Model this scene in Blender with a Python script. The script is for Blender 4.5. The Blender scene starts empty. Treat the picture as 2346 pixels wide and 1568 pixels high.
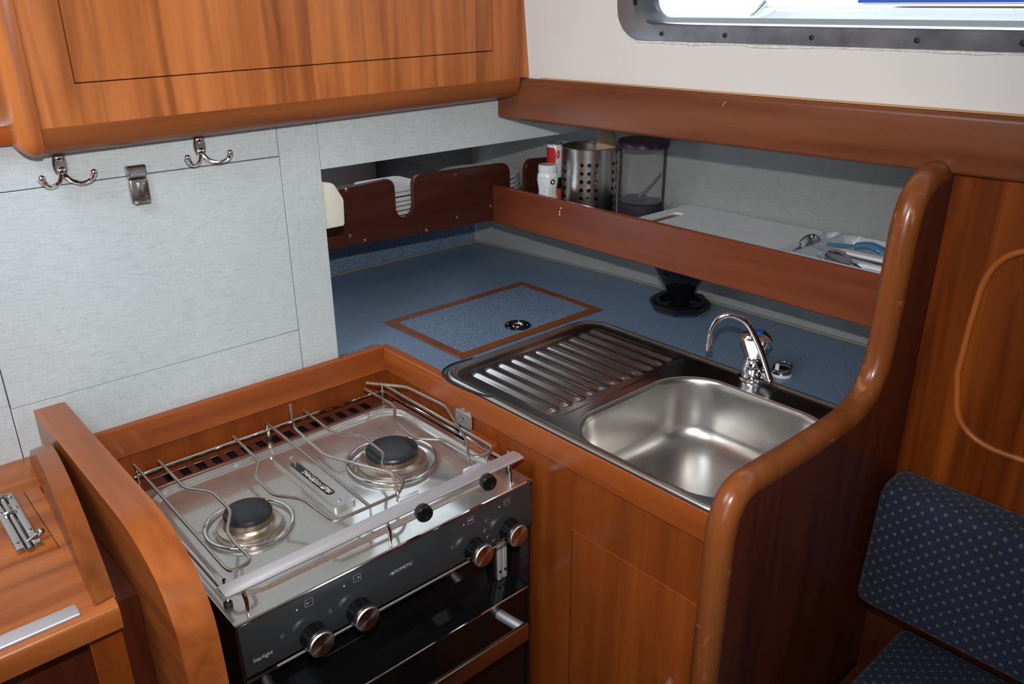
import bpy, bmesh, math, random
from mathutils import Vector, Matrix
random.seed(7)
C = bpy.context.scene.collection
SC = bpy.context.scene
PI = math.pi

# ------------------------------------------------------------------ camera
CAM = Vector((0.0, 0.0, 0.6))
RIGHT = Vector((0.74322, -0.66902, -0.00578))
UP = Vector((0.26024, 0.28113, 0.92371))
BACK = Vector((-0.61636, -0.68802, 0.38305))
cd = bpy.data.cameras.new('camera'); cd.lens = 28.897; cd.sensor_width = 36.0; cd.clip_start = 0.02
cam = bpy.data.objects.new('camera', cd); C.objects.link(cam)
m = Matrix.Identity(4)
for i in range(3):
    m[i][0] = RIGHT[i]; m[i][1] = UP[i]; m[i][2] = BACK[i]; m[i][3] = CAM[i]
cam.matrix_world = m
SC.camera = cam
SC.view_settings.view_transform = 'Standard'; SC.view_settings.look = 'None'
SC.view_settings.gamma = 1.0; SC.view_settings.use_curve_mapping = False
SC.view_settings.exposure = 0.0

# ------------------------------------------------------------------ light
w = bpy.data.worlds.new('sky'); SC.world = w; w.use_nodes = True
bg = w.node_tree.nodes['Background']; bg.inputs[0].default_value = (0.80, 0.90, 1.0, 1); bg.inputs[1].default_value = 2.2

def lamp(name, kind, loc, target, energy, color, **kw):
    d = bpy.data.lights.new(name, kind); d.energy = energy; d.color = color
    for k, v in kw.items(): setattr(d, k, v)
    o = bpy.data.objects.new(name, d); C.objects.link(o); o.location = loc
    o.rotation_euler = (Vector(target) - Vector(loc)).to_track_quat('-Z', 'Y').to_euler()
    return o
# the photographer's flash, just above the lens
lamp('camera_flash', 'SPOT', CAM + UP*0.125 - BACK*0.02, CAM - BACK*1.0 - RIGHT*0.10 + UP*0.16, 44.0, (1.0, 0.965, 0.91),
     spot_size=math.radians(104), spot_blend=1.0, shadow_soft_size=0.010)
# daylight through the deck hatch and the companionway
lamp('hatch_daylight', 'AREA', (-0.35, 0.75, 1.09), (0.10, 0.80, 0.0), 9.5, (0.86, 0.93, 1.0), shape='RECTANGLE', size=0.55, size_y=0.55)
lamp('companionway_daylight', 'AREA', (-0.98, -0.5, 0.62), (0.5, 0.9, 0.1), 1.4, (0.88, 0.94, 1.0), shape='RECTANGLE', size=0.6, size_y=0.8)

# ------------------------------------------------------------------ materials
def newmat(name):
    mt = bpy.data.materials.new(name); mt.use_nodes = True
    nt = mt.node_tree
    return mt, nt, nt.nodes['Principled BSDF']
def setp(b, **k):
    for n, v in k.items():
        b.inputs[n.replace('_', ' ')].default_value = v
def N(nt, typ, **k):
    n = nt.nodes.new(typ)
    for a, v in k.items(): setattr(n, a, v)
    return n
def ramp(nt, stops, interp='LINEAR'):
    r = N(nt, 'ShaderNodeValToRGB'); r.color_ramp.interpolation = interp
    e = r.color_ramp.elements
    while len(e) < len(stops): e.new(0.5)
    for i, (p, c) in enumerate(stops):
        e[i].position = p; e[i].color = (c[0], c[1], c[2], 1)
    return r
def noise(nt, scale_vec, scale, detail=4, rough=0.55, dist=0.0, coord='Object', off=(0, 0, 0)):
    tc = N(nt, 'ShaderNodeTexCoord'); mp = N(nt, 'ShaderNodeMapping')
    mp.inputs['Scale'].default_value = scale_vec; mp.inputs['Location'].default_value = off
    nt.links.new(tc.outputs[coord], mp.inputs[0])
    n = N(nt, 'ShaderNodeTexNoise'); n.inputs['Scale'].default_value = scale
    n.inputs['Detail'].default_value = detail; n.inputs['Roughness'].default_value = rough; n.inputs['Distortion'].default_value = dist
    nt.links.new(mp.outputs[0], n.inputs['Vector'])
    return n
def mix(nt, fac, a, b, blend='MIX'):
    x = N(nt, 'ShaderNodeMix', data_type='RGBA', blend_type=blend)
    for sock, v in ((x.inputs[0], fac), (x.inputs[6], a), (x.inputs[7], b)):
        if hasattr(v, 'links') or hasattr(v, 'is_linked'): nt.links.new(v, sock)
        else: sock.default_value = v
    return x.outputs[2]
def bump(nt, b, h, strength, dist=0.001):
    bp = N(nt, 'ShaderNodeBump'); bp.inputs['Strength'].default_value = strength; bp.inputs['Distance'].default_value = dist
    nt.links.new(h, bp.inputs['Height']); nt.links.new(bp.outputs[0], b.inputs['Normal'])

def wood(name, axis, dark, mid, light, rough=0.3, figure=0.55, off=(0, 0, 0), coat=0.0, wear=0.0):
    mt, nt, b = newmat(name)
    def sv(along, across): return tuple(along if i == axis else across for i in range(3))
    n1 = noise(nt, sv(0.7, 12), 2.4, 2.5, 0.45, 0.4, off=off)
    n2 = noise(nt, sv(14, 300), 2.2, 3, 0.6, 0.0, off=off)
    n3 = noise(nt, sv(1.2, 19.0), 2.6, 1.5, 0.45, 0.7, off=off)
    r1 = ramp(nt, [(0.20, dark), (0.5, mid), (0.80, light)])
    nt.links.new(n1.outputs[0], r1.inputs[0])
    r3 = ramp(nt, [(0.32, (0.60, 0.56, 0.54)), (0.5, (1, 1, 1)), (0.72, (1.15, 1.14, 1.12))])
    nt.links.new(n3.outputs[0], r3.inputs[0])
    c = mix(nt, figure, r1.outputs[0], r3.outputs[0], 'MULTIPLY')
    r2 = ramp(nt, [(0.30, (0.60, 0.57, 0.55)), (0.48, (1, 1, 1))])
    nt.links.new(n2.outputs[0], r2.inputs[0])
    c = mix(nt, 0.26, c, r2.outputs[0], 'MULTIPLY')
    if wear:
        n4 = noise(nt, (1, 1, 1), 34, 6, 0.68, 0.5, off=(5, 2, 1))
        r4 = ramp(nt, [(0.60, (0, 0, 0)), (0.70, (wear, wear, wear))]); nt.links.new(n4.outputs[0], r4.inputs[0])
        c = mix(nt, r4.outputs[0], c, (0.46, 0.24, 0.12, 1))
    nt.links.new(c, b.inputs['Base Color']); b.inputs['Specular IOR Level'].default_value = 0.36
    setp(b, Roughness=rough, Coat_Weight=coat, Coat_Roughness=0.12)
    bump(nt, b, n2.outputs[0], 0.03, 0.0004)
    return mt
MD, MM, ML = (0.25, 0.066, 0.016), (0.41, 0.122, 0.030), (0.54, 0.180, 0.050)
W_X = wood('mahogany_grain_x', 0, MD, MM, ML, 0.3, 0.35)
W_Y = wood('mahogany_grain_y', 1, MD, MM, ML, 0.3, 0.35)
W_Z = wood('mahogany_grain_z', 2, MD, MM, ML, 0.32, 0.8)
W_TRIM_X = wood('mahogany_trim_x', 0, (0.19, 0.040, 0.008), (0.30, 0.070, 0.014), (0.37, 0.095, 0.020), 0.28, 0.25)
W_TRIM_Y = wood('mahogany_trim_y', 1, (0.19, 0.040, 0.008), (0.30, 0.070, 0.014), (0.37, 0.095, 0.020), 0.28, 0.25)
W_CAB_Z = wood('mahogany_cabinet_z', 2, (0.155, 0.031, 0.005), (0.215, 0.047, 0.008), (0.26, 0.062, 0.011), 0.3, 0.3)
W_RAIL = wood('mahogany_rail', 1, (0.12, 0.033, 0.014), (0.17, 0.052, 0.021), (0.205, 0.066, 0.027), 0.33, 0.25)
W_RED = wood('red_mahogany', 1, (0.125, 0.026, 0.010), (0.178, 0.041, 0.015), (0.22, 0.056, 0.020), 0.3, 0.25)
W_RED_X = wood('dark_mahogany', 0, (0.045, 0.011, 0.008), (0.066, 0.016, 0.010), (0.085, 0.022, 0.013), 0.3, 0.25)
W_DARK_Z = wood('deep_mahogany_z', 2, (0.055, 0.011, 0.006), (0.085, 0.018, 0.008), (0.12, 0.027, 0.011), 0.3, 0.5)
W_SET_Z = wood('settee_mahogany_z', 2, (0.085, 0.014, 0.002), (0.15, 0.029, 0.003), (0.26, 0.060, 0.006), 0.33, 0.9)
W_HATCH = wood('hatch_trim_mahogany', 0, (0.11, 0.03, 0.009), (0.17, 0.05, 0.014), (0.21, 0.066, 0.019), 0.32, 0.3)
W_NOSE = wood('nosing_mahogany', 2, (0.12, 0.031, 0.008), (0.19, 0.054, 0.014), (0.24, 0.073, 0.020), 0.24, 0.3, wear=0.45)

def linen(name, base, tint):
    mt, nt, b = newmat(name)
    na = noise(nt, (55, 55, 760), 1.0, 3, 0.65)
    nb = noise(nt, (760, 760, 55), 1.0, 3, 0.65)
    nc = noise(nt, (1, 1, 1), 6.0, 3, 0.5)
    ra = ramp(nt, [(0.34, tuple(c*0.80 for c in tint)), (0.5, base), (0.66, tuple(min(1, c*1.08) for c in base))])
    rb = ramp(nt, [(0.34, tuple(c*0.86 for c in tint)), (0.5, base), (0.66, tuple(min(1, c*1.07) for c in base))])
    nt.links.new(na.outputs[0], ra.inputs[0]); nt.links.new(nb.outputs[0], rb.inputs[0])
    c = mix(nt, 0.45, ra.outputs[0], rb.outputs[0])
    rc = ramp(nt, [(0.3, (0.94, 0.95, 0.95)), (0.7, (1.03, 1.03, 1.03))]); nt.links.new(nc.outputs[0], rc.inputs[0])
    c = mix(nt, 1.0, c, rc.outputs[0], 'MULTIPLY')
    nt.links.new(c, b.inputs['Base Color']); setp(b, Roughness=0.42)
    bump(nt, b, na.outputs[0], 0.12, 0.0005)
    return mt
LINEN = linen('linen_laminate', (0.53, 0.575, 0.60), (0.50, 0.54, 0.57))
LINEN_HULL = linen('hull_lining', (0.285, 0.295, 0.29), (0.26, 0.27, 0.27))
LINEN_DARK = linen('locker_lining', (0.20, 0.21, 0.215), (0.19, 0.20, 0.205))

def blue_laminate():
    mt, nt, b = newmat('blue_laminate')
    n = noise(nt, (1, 1, 1), 620, 2, 0.6)
    n2 = noise(nt, (1, 1, 1), 1100, 1, 0.5, off=(3, 1, 2))
    r = ramp(nt, [(0.36, (0.036, 0.058, 0.098)), (0.5, (0.102, 0.155, 0.245)), (0.64, (0.235, 0.32, 0.44))])
    nt.links.new(n.outputs[0], r.inputs[0])
    r2 = ramp(nt, [(0.62, (0, 0, 0)), (0.70, (1, 1, 1))]); nt.links.new(n2.outputs[0], r2.inputs[0])
    c = mix(nt, r2.outputs[0], r.outputs[0], (0.34, 0.42, 0.52, 1))
    nt.links.new(c, b.inputs['Base Color']); setp(b, Roughness=0.36)
    return mt
BLUE = blue_laminate()

def plain(name, col, rough=0.5, metal=0.0, var=0.0, vscale=30, spec=0.5, bumps=0.0, bscale=80):
    mt, nt, b = newmat(name)
    setp(b, Base_Color=(col[0], col[1], col[2], 1), Roughness=rough, Metallic=metal)
    b.inputs['Specular IOR Level'].default_value = spec
    if var:
        n = noise(nt, (1, 1, 1), vscale, 4)
        r = ramp(nt, [(0.3, tuple(c*(1-var) for c in col)), (0.7, tuple(min(1, c*(1+var)) for c in col))])
        nt.links.new(n.outputs[0], r.inputs[0]); nt.links.new(r.outputs[0], b.inputs['Base Color'])
    if bumps:
        n = noise(nt, (1, 1, 1), bscale, 3); bump(nt, b, n.outputs[0], bumps)
    return mt

def steel(name, col, rough, stretch=None, sc=60, br=0.05, rv=0.0):
    mt, nt, b = newmat(name)
    setp(b, Base_Color=(col[0], col[1], col[2], 1), Roughness=rough, Metallic=1.0)
    if stretch:
        n = noise(nt, stretch, sc, 3)
        bump(nt, b, n.outputs[0], br, 0.0004)
    if rv:
        n = noise(nt, (1, 1, 1), 22, 5, 0.65)
        r = ramp(nt, [(0.3, (rough*(1-rv),)*3), (0.7, (rough*(1+rv),)*3)])
        nt.links.new(n.outputs[0], r.inputs[0]); nt.links.new(r.outputs[0], b.inputs['Roughness'])
    return mt
CHROME = steel('chrome', (0.80, 0.80, 0.82), 0.08)
CHROME_OLD = steel('tarnished_chrome', (0.55, 0.53, 0.52), 0.22, (1, 1, 1), 90, 0.25, 0.4)
SINK_STEEL = steel('sink_steel', (0.60, 0.585, 0.565), 0.30, (2, 90, 2), 12, 0.03, 0.10)
DRAINER_STEEL = steel('drainer_steel', (0.50, 0.485, 0.47), 0.20, (2, 90, 2), 12, 0.02, 0.12)
HOB_STEEL = steel('hob_steel', (0.66, 0.645, 0.61), 0.10, (1, 1, 1), 9, 0.012, 0.35)
WIRE = steel('wire_steel', (0.52, 0.49, 0.46), 0.36, (1, 1, 1), 60, 0.1, 0.4)
ALU = steel('anodised_aluminium', (0.78, 0.79, 0.82), 0.55, (2, 120, 2), 20, 0.04)
BRUSHED = steel('brushed_holder_steel', (0.60, 0.57, 0.54), 0.24, (2, 2, 300), 5, 0.03)
WINDOW_METAL = plain('window_frame_metal', (0.24, 0.255, 0.29), 0.3, 0.55, var=0.3, vscale=22)
BURNER = steel('burner_brass', (0.42, 0.31, 0.22), 0.34, (1, 1, 1), 70, 0.15)
BURNER_RING = steel('burner_ring', (0.58, 0.53, 0.46), 0.3, (1, 1, 1), 70, 0.1)
def two_lobe(name, col, r1, r2, fac):
    mt, nt, b = newmat(name); out = nt.nodes['Material Output']
    setp(b, Base_Color=(col[0], col[1], col[2], 1), Roughness=r1, Metallic=1.0)
    b2 = N(nt, 'ShaderNodeBsdfPrincipled'); setp(b2, Base_Color=(col[0], col[1], col[2], 1), Roughness=r2, Metallic=1.0)
    n = noise(nt, (1, 1, 1), 16, 5, 0.65); r = ramp(nt, [(0.3, (fac-.12,)*3), (0.7, (fac+.12,)*3)]); nt.links.new(n.outputs[0], r.inputs[0])
    mx = N(nt, 'ShaderNodeMixShader'); nt.links.new(r.outputs[0], mx.inputs[0]); nt.links.new(b.outputs[0], mx.inputs[1]); nt.links.new(b2.outputs[0], mx.inputs[2])
    nt.links.new(mx.outputs[0], out.inputs[0])
    return mt
HOB_STEEL = two_lobe('hob_steel_worn', (0.68, 0.67, 0.64), 0.42, 0.09, 0.40)
def radial_steel():
    mt, nt, b = newmat('knob_face_steel')
    setp(b, Base_Color=(0.60, 0.57, 0.55, 1), Roughness=0.30, Metallic=1.0, Anisotropic=0.85)
    t = N(nt, 'ShaderNodeTangent', direction_type='RADIAL', axis='Y'); nt.links.new(t.outputs[0], b.inputs['Tangent'])
    return mt
KNOB_FACE = radial_steel()
VENT_METAL = steel('vent_metal', (0.40, 0.26, 0.22), 0.34)
BLACK_CAP = plain('enamel_black', (0.012, 0.013, 0.017), 0.38, var=0.3, vscale=60)
BLACK_GLOSS = plain('black_glass', (0.006, 0.006, 0.007), 0.05)
PANEL_GREY = plain('panel_charcoal', (0.032, 0.036, 0.040), 0.18, spec=0.55)
OVEN_BODY = plain('oven_body', (0.02, 0.010, 0.010), 0.2)
BLACK_PLASTIC = plain('black_plastic', (0.008, 0.008, 0.009), 0.3)
BLACK_SHINY = plain('black_shiny_plastic', (0.005, 0.005, 0.006), 0.1)
DARK_SCREW = plain('dark_screw', (0.03, 0.03, 0.032), 0.5, 0.5)
RUBBER = plain('rubber', (0.01, 0.01, 0.01), 0.6)
PRINT = plain('white_print', (0.62, 0.64, 0.66), 0.5)
PRINT_DIM = plain('grey_print', (0.30, 0.32, 0.34), 0.5)
CREAM_PLASTIC = plain('cream_plastic', (0.72, 0.71, 0.62), 0.4)
WHITE_PLASTIC = plain('white_plastic', (0.70, 0.71, 0.73), 0.35)
BOARD_WHITE = plain('cutting_board_white', (0.60, 0.60, 0.62), 0.4, var=0.05, vscale=40)
TRAY_GREY = plain('tray_grey', (0.42, 0.44, 0.50), 0.3)
PLATE_STACK = plain('stacked_plate_white', (0.56, 0.57, 0.60), 0.3)
PLATE_WHITE = plain('plate_white', (0.72, 0.73, 0.76), 0.25)
CABIN_WHITE = plain('cabin_side_paint', (0.66, 0.645, 0.625), 0.62, spec=0.25, var=0.025, vscale=5, bumps=0.05, bscale=160)
CEIL = plain('headlining', (0.62, 0.61, 0.58), 0.6)
SEALANT = plain('old_sealant', (0.66, 0.645, 0.62), 0.7, var=0.2, vscale=140)
CAULK = plain('caulk', (0.20, 0.185, 0.15), 0.6)
RED_PRINT = plain('red_print', (0.55, 0.015, 0.02), 0.35)
ORANGE_RED = plain('orange_red', (0.62, 0.08, 0.03), 0.4)
PURPLE = plain('purple_plastic', (0.055, 0.018, 0.05), 0.35)
PURPLE_GREY = plain('purple_grey_plastic', (0.032, 0.024, 0.040), 0.35)
SPOONWOOD = plain('spoon_wood', (0.42, 0.28, 0.17), 0.6, var=0.2, vscale=30)
BLUE_PLASTIC = plain('blue_plastic', (0.05, 0.16, 0.27), 0.22)
BLUE_MARK = plain('blue_marker', (0.01, 0.10, 0.62), 0.4)
DARKGAP = plain('shadow_gap', (0.02, 0.01, 0.006), 0.8)
FLOORM = wood('floor_teak', 0, (0.10, 0.04, 0.015), (0.16, 0.065, 0.025), (0.22, 0.095, 0.04), 0.4, 0.3)
DECK = plain('deck_white', (0.80, 0.82, 0.82), 0.5)
CANVAS = plain('blue_canvas', (0.02, 0.06, 0.34), 0.8)
FOIL = steel('foil', (0.8, 0.79, 0.76), 0.25, (1, 1, 1), 260, 1.0)

def clear_plastic():
    mt, nt, b = newmat('clear_plastic')
    out = nt.nodes['Material Output']
    tr = N(nt, 'ShaderNodeBsdfTransparent'); tr.inputs[0].default_value = (0.985, 0.98, 0.985, 1)
    gl = N(nt, 'ShaderNodeBsdfGlossy'); gl.inputs['Roughness'].default_value = 0.12; gl.inputs[0].default_value = (0.9, 0.9, 0.9, 1)
    df = N(nt, 'ShaderNodeBsdfDiffuse'); df.inputs[0].default_value = (0.5, 0.5, 0.52, 1)
    m1 = N(nt, 'ShaderNodeMixShader'); m1.inputs[0].default_value = 0.05
    m2 = N(nt, 'ShaderNodeMixShader')
    fr = N(nt, 'ShaderNodeFresnel'); fr.inputs[0].default_value = 1.16
    nt.links.new(tr.outputs[0], m1.inputs[1]); nt.links.new(df.outputs[0], m1.inputs[2])
    nt.links.new(fr.outputs[0], m2.inputs[0]); nt.links.new(m1.outputs[0], m2.inputs[1]); nt.links.new(gl.outputs[0], m2.inputs[2])
    nt.links.new(m2.outputs[0], out.inputs[0])
    return mt
CLEAR = clear_plastic()
def pane_glass():
    mt, nt, b = newmat('window_glass')
    out = nt.nodes['Material Output']
    tr = N(nt, 'ShaderNodeBsdfTransparent'); tr.inputs[0].default_value = (0.96, 0.98, 0.97, 1)
    gl = N(nt, 'ShaderNodeBsdfGlossy'); gl.inputs['Roughness'].default_value = 0.02
    m2 = N(nt, 'ShaderNodeMixShader'); fr = N(nt, 'ShaderNodeFresnel'); fr.inputs[0].default_value = 1.3
    nt.links.new(fr.outputs[0], m2.inputs[0]); nt.links.new(tr.outputs[0], m2.inputs[1]); nt.links.new(gl.outputs[0], m2.inputs[2])
    nt.links.new(m2.outputs[0], out.inputs[0])
    return mt
GLASS = pane_glass()

def cushion_mat():
    mt, nt, b = newmat('navy_motif_fabric')
    uv = N(nt, 'ShaderNodeTexCoord')
    sp = N(nt, 'ShaderNodeSeparateXYZ'); nt.links.new(uv.outputs['UV'], sp.inputs[0])
    def M(op, a, bb=None, c=None):
        n = N(nt, 'ShaderNodeMath', operation=op)
        for i, v in enumerate((a, bb, c)):
            if v is None: continue
            if hasattr(v, 'is_linked'): nt.links.new(v, n.inputs[i])
            else: n.inputs[i].default_value = v
        return n.outputs[0]
    def lattice(ou, ov):
        u = M('ADD', sp.outputs[0], ou); v = M('ADD', sp.outputs[1], ov)
        fu = M('SUBTRACT', M('FRACT', u), 0.5); fv = M('SUBTRACT', M('FRACT', v), 0.5)
        au = M('ABSOLUTE', fu); av = M('ABSOLUTE', fv)
        # four small square stitches round the lattice point
        iu = M('MULTIPLY', M('GREATER_THAN', au, 0.016), M('LESS_THAN', au, 0.105))
        iv = M('MULTIPLY', M('GREATER_THAN', av, 0.016), M('LESS_THAN', av, 0.105))
        return M('MULTIPLY', iu, iv)
    f = M('MAXIMUM', lattice(0, 0), lattice(0.5, 0.5))
    n = noise(nt, (1, 1, 1), 700, 2)
    r = ramp(nt, [(0.3, (0.006, 0.009, 0.024)), (0.7, (0.011, 0.017, 0.042))]); nt.links.new(n.outputs[0], r.inputs[0])
    c = mix(nt, f, r.outputs[0], (0.155, 0.13, 0.095, 1))
    nt.links.new(c, b.inputs['Base Color']); setp(b, Roughness=0.9, Sheen_Weight=0.08)
    bump(nt, b, n.outputs[0], 0.2, 0.0006)
    return mt
CUSHION = cushion_mat()

# ------------------------------------------------------------------ mesh helpers
ROOT = {}
def obj(name, bm, mat, parent=None, label=None, angle=38, kind=None):
    L = ROOT.get(parent.name, Vector((0, 0, 0))) if parent else Vector((0, 0, 0))
    me = bpy.data.meshes.new(name)
    bmesh.ops.recalc_face_normals(bm, faces=bm.faces)
    bm.to_mesh(me); bm.free()
    if L.length: me.transform(Matrix.Translation(-L))
    me.shade_smooth(); me.set_sharp_from_angle(angle=math.radians(angle))
    me.materials.append(mat)
    o = bpy.data.objects.new(name, me); C.objects.link(o)
    if parent:
        o.parent = parent; ROOT[o.name] = L
    if label: o['label'] = label
    if kind: o['kind'] = kind
    return o
def thing(name, label, cat, loc, group=None):
    o = bpy.data.objects.new(name, None); C.objects.link(o); o.empty_display_size = 0.03
    o.location = loc; ROOT[o.name] = Vector(loc)
    o['label'] = label; o['category'] = cat
    if group: o['group'] = group
    return o
def tag(o, label, cat, group=None):
    o['label'] = label; o['category'] = cat
    if group: o['group'] = group
    return o
def struct(name, bm, mat, parent=None, angle=38):
    o = obj(name, bm, mat, parent, angle=angle)
    o['kind'] = 'structure'
    return o
def NB(): return bmesh.new()
def box(bm, x0, x1, y0, y1, z0, z1, bev=0.0, seg=2, sel=None):
    r = bmesh.ops.create_cube(bm, size=1.0)
    vs = r['verts']
    for v in vs:
        v.co = Vector((x0 + (v.co.x+.5)*(x1-x0), y0 + (v.co.y+.5)*(y1-y0), z0 + (v.co.z+.5)*(z1-z0)))
    if bev:
        es = set(e for v in vs for e in v.link_edges)
        if sel: es = [e for e in es if sel((e.verts[0].co + e.verts[1].co)/2)]
        bmesh.ops.bevel(bm, geom=list(es), offset=bev, segments=seg, profile=0.5, affect='EDGES')
    return bm
def prism(bm, pts, axis, a0, a1, bev=0.0, seg=2):
    """extrude a 2D outline along an axis; the outline's two coordinates are the remaining axes in order"""
    def mk(p, a):
        if axis == 0: return Vector((a, p[0], p[1]))
        if axis == 1: return Vector((p[0], a, p[1]))
        return Vector((p[0], p[1], a))
    A = [bm.verts.new(mk(p, a0)) for p in pts]; B = [bm.verts.new(mk(p, a1)) for p in pts]
    n = len(pts)
    fa = bm.faces.new(A); fb = bm.faces.new(B[::-1])
    for i in range(n):
        bm.faces.new((A[i], B[i], B[(i+1) % n], A[(i+1) % n]))
    if bev:
        es = list(fa.edges) + list(fb.edges)
        bmesh.ops.bevel(bm, geom=es, offset=bev, segments=seg, profile=0.5, affect='EDGES')
    return bm
def arc(cx, cy, r, a0, a1, n=8):
    return [(cx + r*math.cos(math.radians(a0 + (a1-a0)*i/n)), cy + r*math.sin(math.radians(a0 + (a1-a0)*i/n))) for i in range(n+1)]
def rrect(x0, x1, y0, y1, r, n=8):
    return (arc(x1-r, y1-r, r, 0, 90, n) + arc(x0+r, y1-r, r, 90, 180, n) + arc(x0+r, y0+r, r, 180, 270, n) + arc(x1-r, y0+r, r, 270, 360, n))
def smooth_path(pts, n=6, closed=False):
    P = [Vector(p) for p in pts]; out = []; k = len(P)
    rng = range(k if closed else k-1)
    for i in rng:
        p1, p2 = P[i], P[(i+1) % k]
        p0 = P[(i-1) % k] if (closed or i > 0) else p1*2 - p2
        p3 = P[(i+2) % k] if (closed or i+2 < k) else p2*2 - p1
        for j in range(n):
            t = j/n
            out.append(0.5*((2*p1) + (p2-p0)*t + (2*p0-5*p1+4*p2-p3)*t*t + (3*p1-p0-3*p2+p3)*t**3))
    if not closed: out.append(P[-1])
    return out
def fillet(pts, r, n=5, closed=False):
    """polyline with rounded corners"""
    P = [Vector(p) for p in pts]; k = len(P); out = []
    for i in range(k):
        if not closed and i in (0, k-1): out.append(P[i]); continue
        a, b, c = P[(i-1) % k], P[i], P[(i+1) % k]
        d1 = min(r, (a-b).length*.45); d2 = min(r, (c-b).length*.45)
        s = b + (a-b).normalized()*d1; e = b + (c-b).normalized()*d2
        for j in range(n+1):
            t = j/n; out.append(s*(1-t)**2 + b*2*t*(1-t) + e*t*t)
    return out
def tube(bm, pts, r, seg=10, closed=False, radii=None, flat=None):
    P = [Vector(p) for p in pts]; n = len(P)
    rings = []; prev = None
    for i in range(n):
        if closed: t = P[(i+1) % n] - P[i-1]
        else: t = P[min(i+1, n-1)] - P[max(i-1, 0)]
        t.normalize()
        if prev is None:
            u = t.orthogonal().normalized()
            if abs(t.z) < 0.9: u = t.cross(Vector((0, 0, 1))).normalized()
        else:
            u = (prev - t*prev.dot(t)).normalized()
        prev = u; v = t.cross(u)
        rr = radii[i] if radii else r
        ring = []
        for j in range(seg):
            a = 2*PI*j/seg
            ring.append(bm.verts.new(P[i] + u*math.cos(a)*rr + v*math.sin(a)*rr*(flat or 1.0)))
        rings.append(ring)
    for i in range(n if closed else n-1):
        A, B = rings[i], rings[(i+1) % n]
        for j in range(seg):
            bm.faces.new((A[j], A[(j+1) % seg], B[(j+1) % seg], B[j]))
    if not closed:
        bm.faces.new(rings[0][::-1]); bm.faces.new(rings[-1])
    return bm
def lathe(bm, prof, loc=(0, 0, 0), axis=(0, 0, 1), seg=32, ang=None):
    """revolve (radius, height) profile about axis through loc"""
    ax = Vector(axis).normalized(); u = ax.orthogonal().normalized()
    if abs(ax.z) > 0.99: u = Vector((1, 0, 0))
    v = ax.cross(u); L = Vector(loc); rings = []
    for r, h in prof:
        if r < 1e-6: rings.append([bm.verts.new(L + ax*h)])
        else: rings.append([bm.verts.new(L + ax*h + u*r*math.cos(2*PI*j/seg) + v*r*math.sin(2*PI*j/seg)) for j in range(seg)])
    for A, B in zip(rings, rings[1:]):
        for j in range(seg):
            k = (j+1) % seg
            if len(A) == 1 and len(B) == 1: continue
            if len(A) == 1: bm.faces.new((A[0], B[j], B[k]))
            elif len(B) == 1: bm.faces.new((A[j], B[0], A[k]))
            else: bm.faces.new((A[j], B[j], B[k], A[k]))
    return bm
def ball(bm, c, r, sx=1, sy=1, sz=1, seg=16):
    res = bmesh.ops.create_uvsphere(bm, u_segments=seg, v_segments=seg//2+2, radius=r)
    for v in res['verts']: v.co = Vector((v.co.x*sx, v.co.y*sy, v.co.z*sz)) + Vector(c)
    return bm
def tf(bm, fn):
    for v in bm.verts: v.co = Vector(fn(v.co.x, v.co.y, v.co.z))
    return bm
def ring_face(bm, outer, inner, mk):
    """strip between two outlines with equal counts; mk maps 2D -> 3D"""
    A = [bm.verts.new(mk(p)) for p in outer]; B = [bm.verts.new(mk(p)) for p in inner]
    n = len(A)
    for i in range(n): bm.faces.new((A[i], A[(i+1) % n], B[(i+1) % n], B[i]))
    return bm
def loft(bm, rings, cap0=False, cap1=False):
    R = [[bm.verts.new(Vector(p)) for p in ring] for ring in rings]
    n = len(R[0])
    for A, B in zip(R, R[1:]):
        for i in range(n): bm.faces.new((A[i], A[(i+1) % n], B[(i+1) % n], B[i]))
    if cap0: bm.faces.new(R[0][::-1])
    if cap1: bm.faces.new(R[-1])
    return bm
def text(bm, s, size, mk, align='CENTER', italic=0.0):
    cu = bpy.data.curves.new('letters', 'FONT'); cu.body = s; cu.size = size; cu.align_x = align; cu.align_y = 'CENTER'; cu.shear = italic
    cu.resolution_u = 3
    o = bpy.data.objects.new('letters', cu); C.objects.link(o)
    dg = bpy.context.evaluated_depsgraph_get()
    me = bpy.data.meshes.new_from_object(o.evaluated_get(dg))
    vs = [bm.verts.new(mk(v.co.x, v.co.y)) for v in me.vertices]
    for p in me.polygons:
        try: bm.faces.new([vs[i] for i in p.vertices])
        except ValueError: pass
    bpy.data.objects.remove(o); bpy.data.curves.remove(cu); bpy.data.meshes.remove(me)
    return bm
def copy_tree(o, parent=None, delta=None):
    c = o.copy(); C.objects.link(c)
    if parent: c.parent = parent
    elif delta is not None: c.location = o.location + Vector(delta)
    for ch in o.children: copy_tree(ch, c)
    return c
def screw(name, loc, axis, parent, r=0.004, mat=None):
    bm = NB(); lathe(bm, [(r, 0), (r*.9, r*.35), (r*.45, r*.55), (r*.4, r*.3), (0, r*.3)], loc, axis, 12)
    return obj(name, bm, mat or CHROME, parent)

# ------------------------------------------------------------------ plan lines of the boat
YB = 1.232                                   # face of the bulkhead
def rail_x(y): return 1.070 + (1.232 - y)*0.06
def fid_x(y): return 1.2091 + (1.4114 - y)*0.0187
HULL = [(0.30, 1.436), (0.45, 1.438), (0.60, 1.4385), (0.75, 1.436), (0.88, 1.434), (1.0, 1.431), (1.106, 1.427), (1.2, 1.420), (1.293, 1.411), (1.4, 1.400), (1.503, 1.389), (1.6, 1.378), (1.70, 1.366)]
def hull_x(y):
    for (a, xa), (b, xb) in zip(HULL, HULL[1:]):
        if y <= b: return xa + (xb-xa)*(y-a)/(b-a)
    return HULL[-1][1]
def side_x(y, z): return rail_x(y) + 0.018 - 0.10*(z - 0.467)

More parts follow.
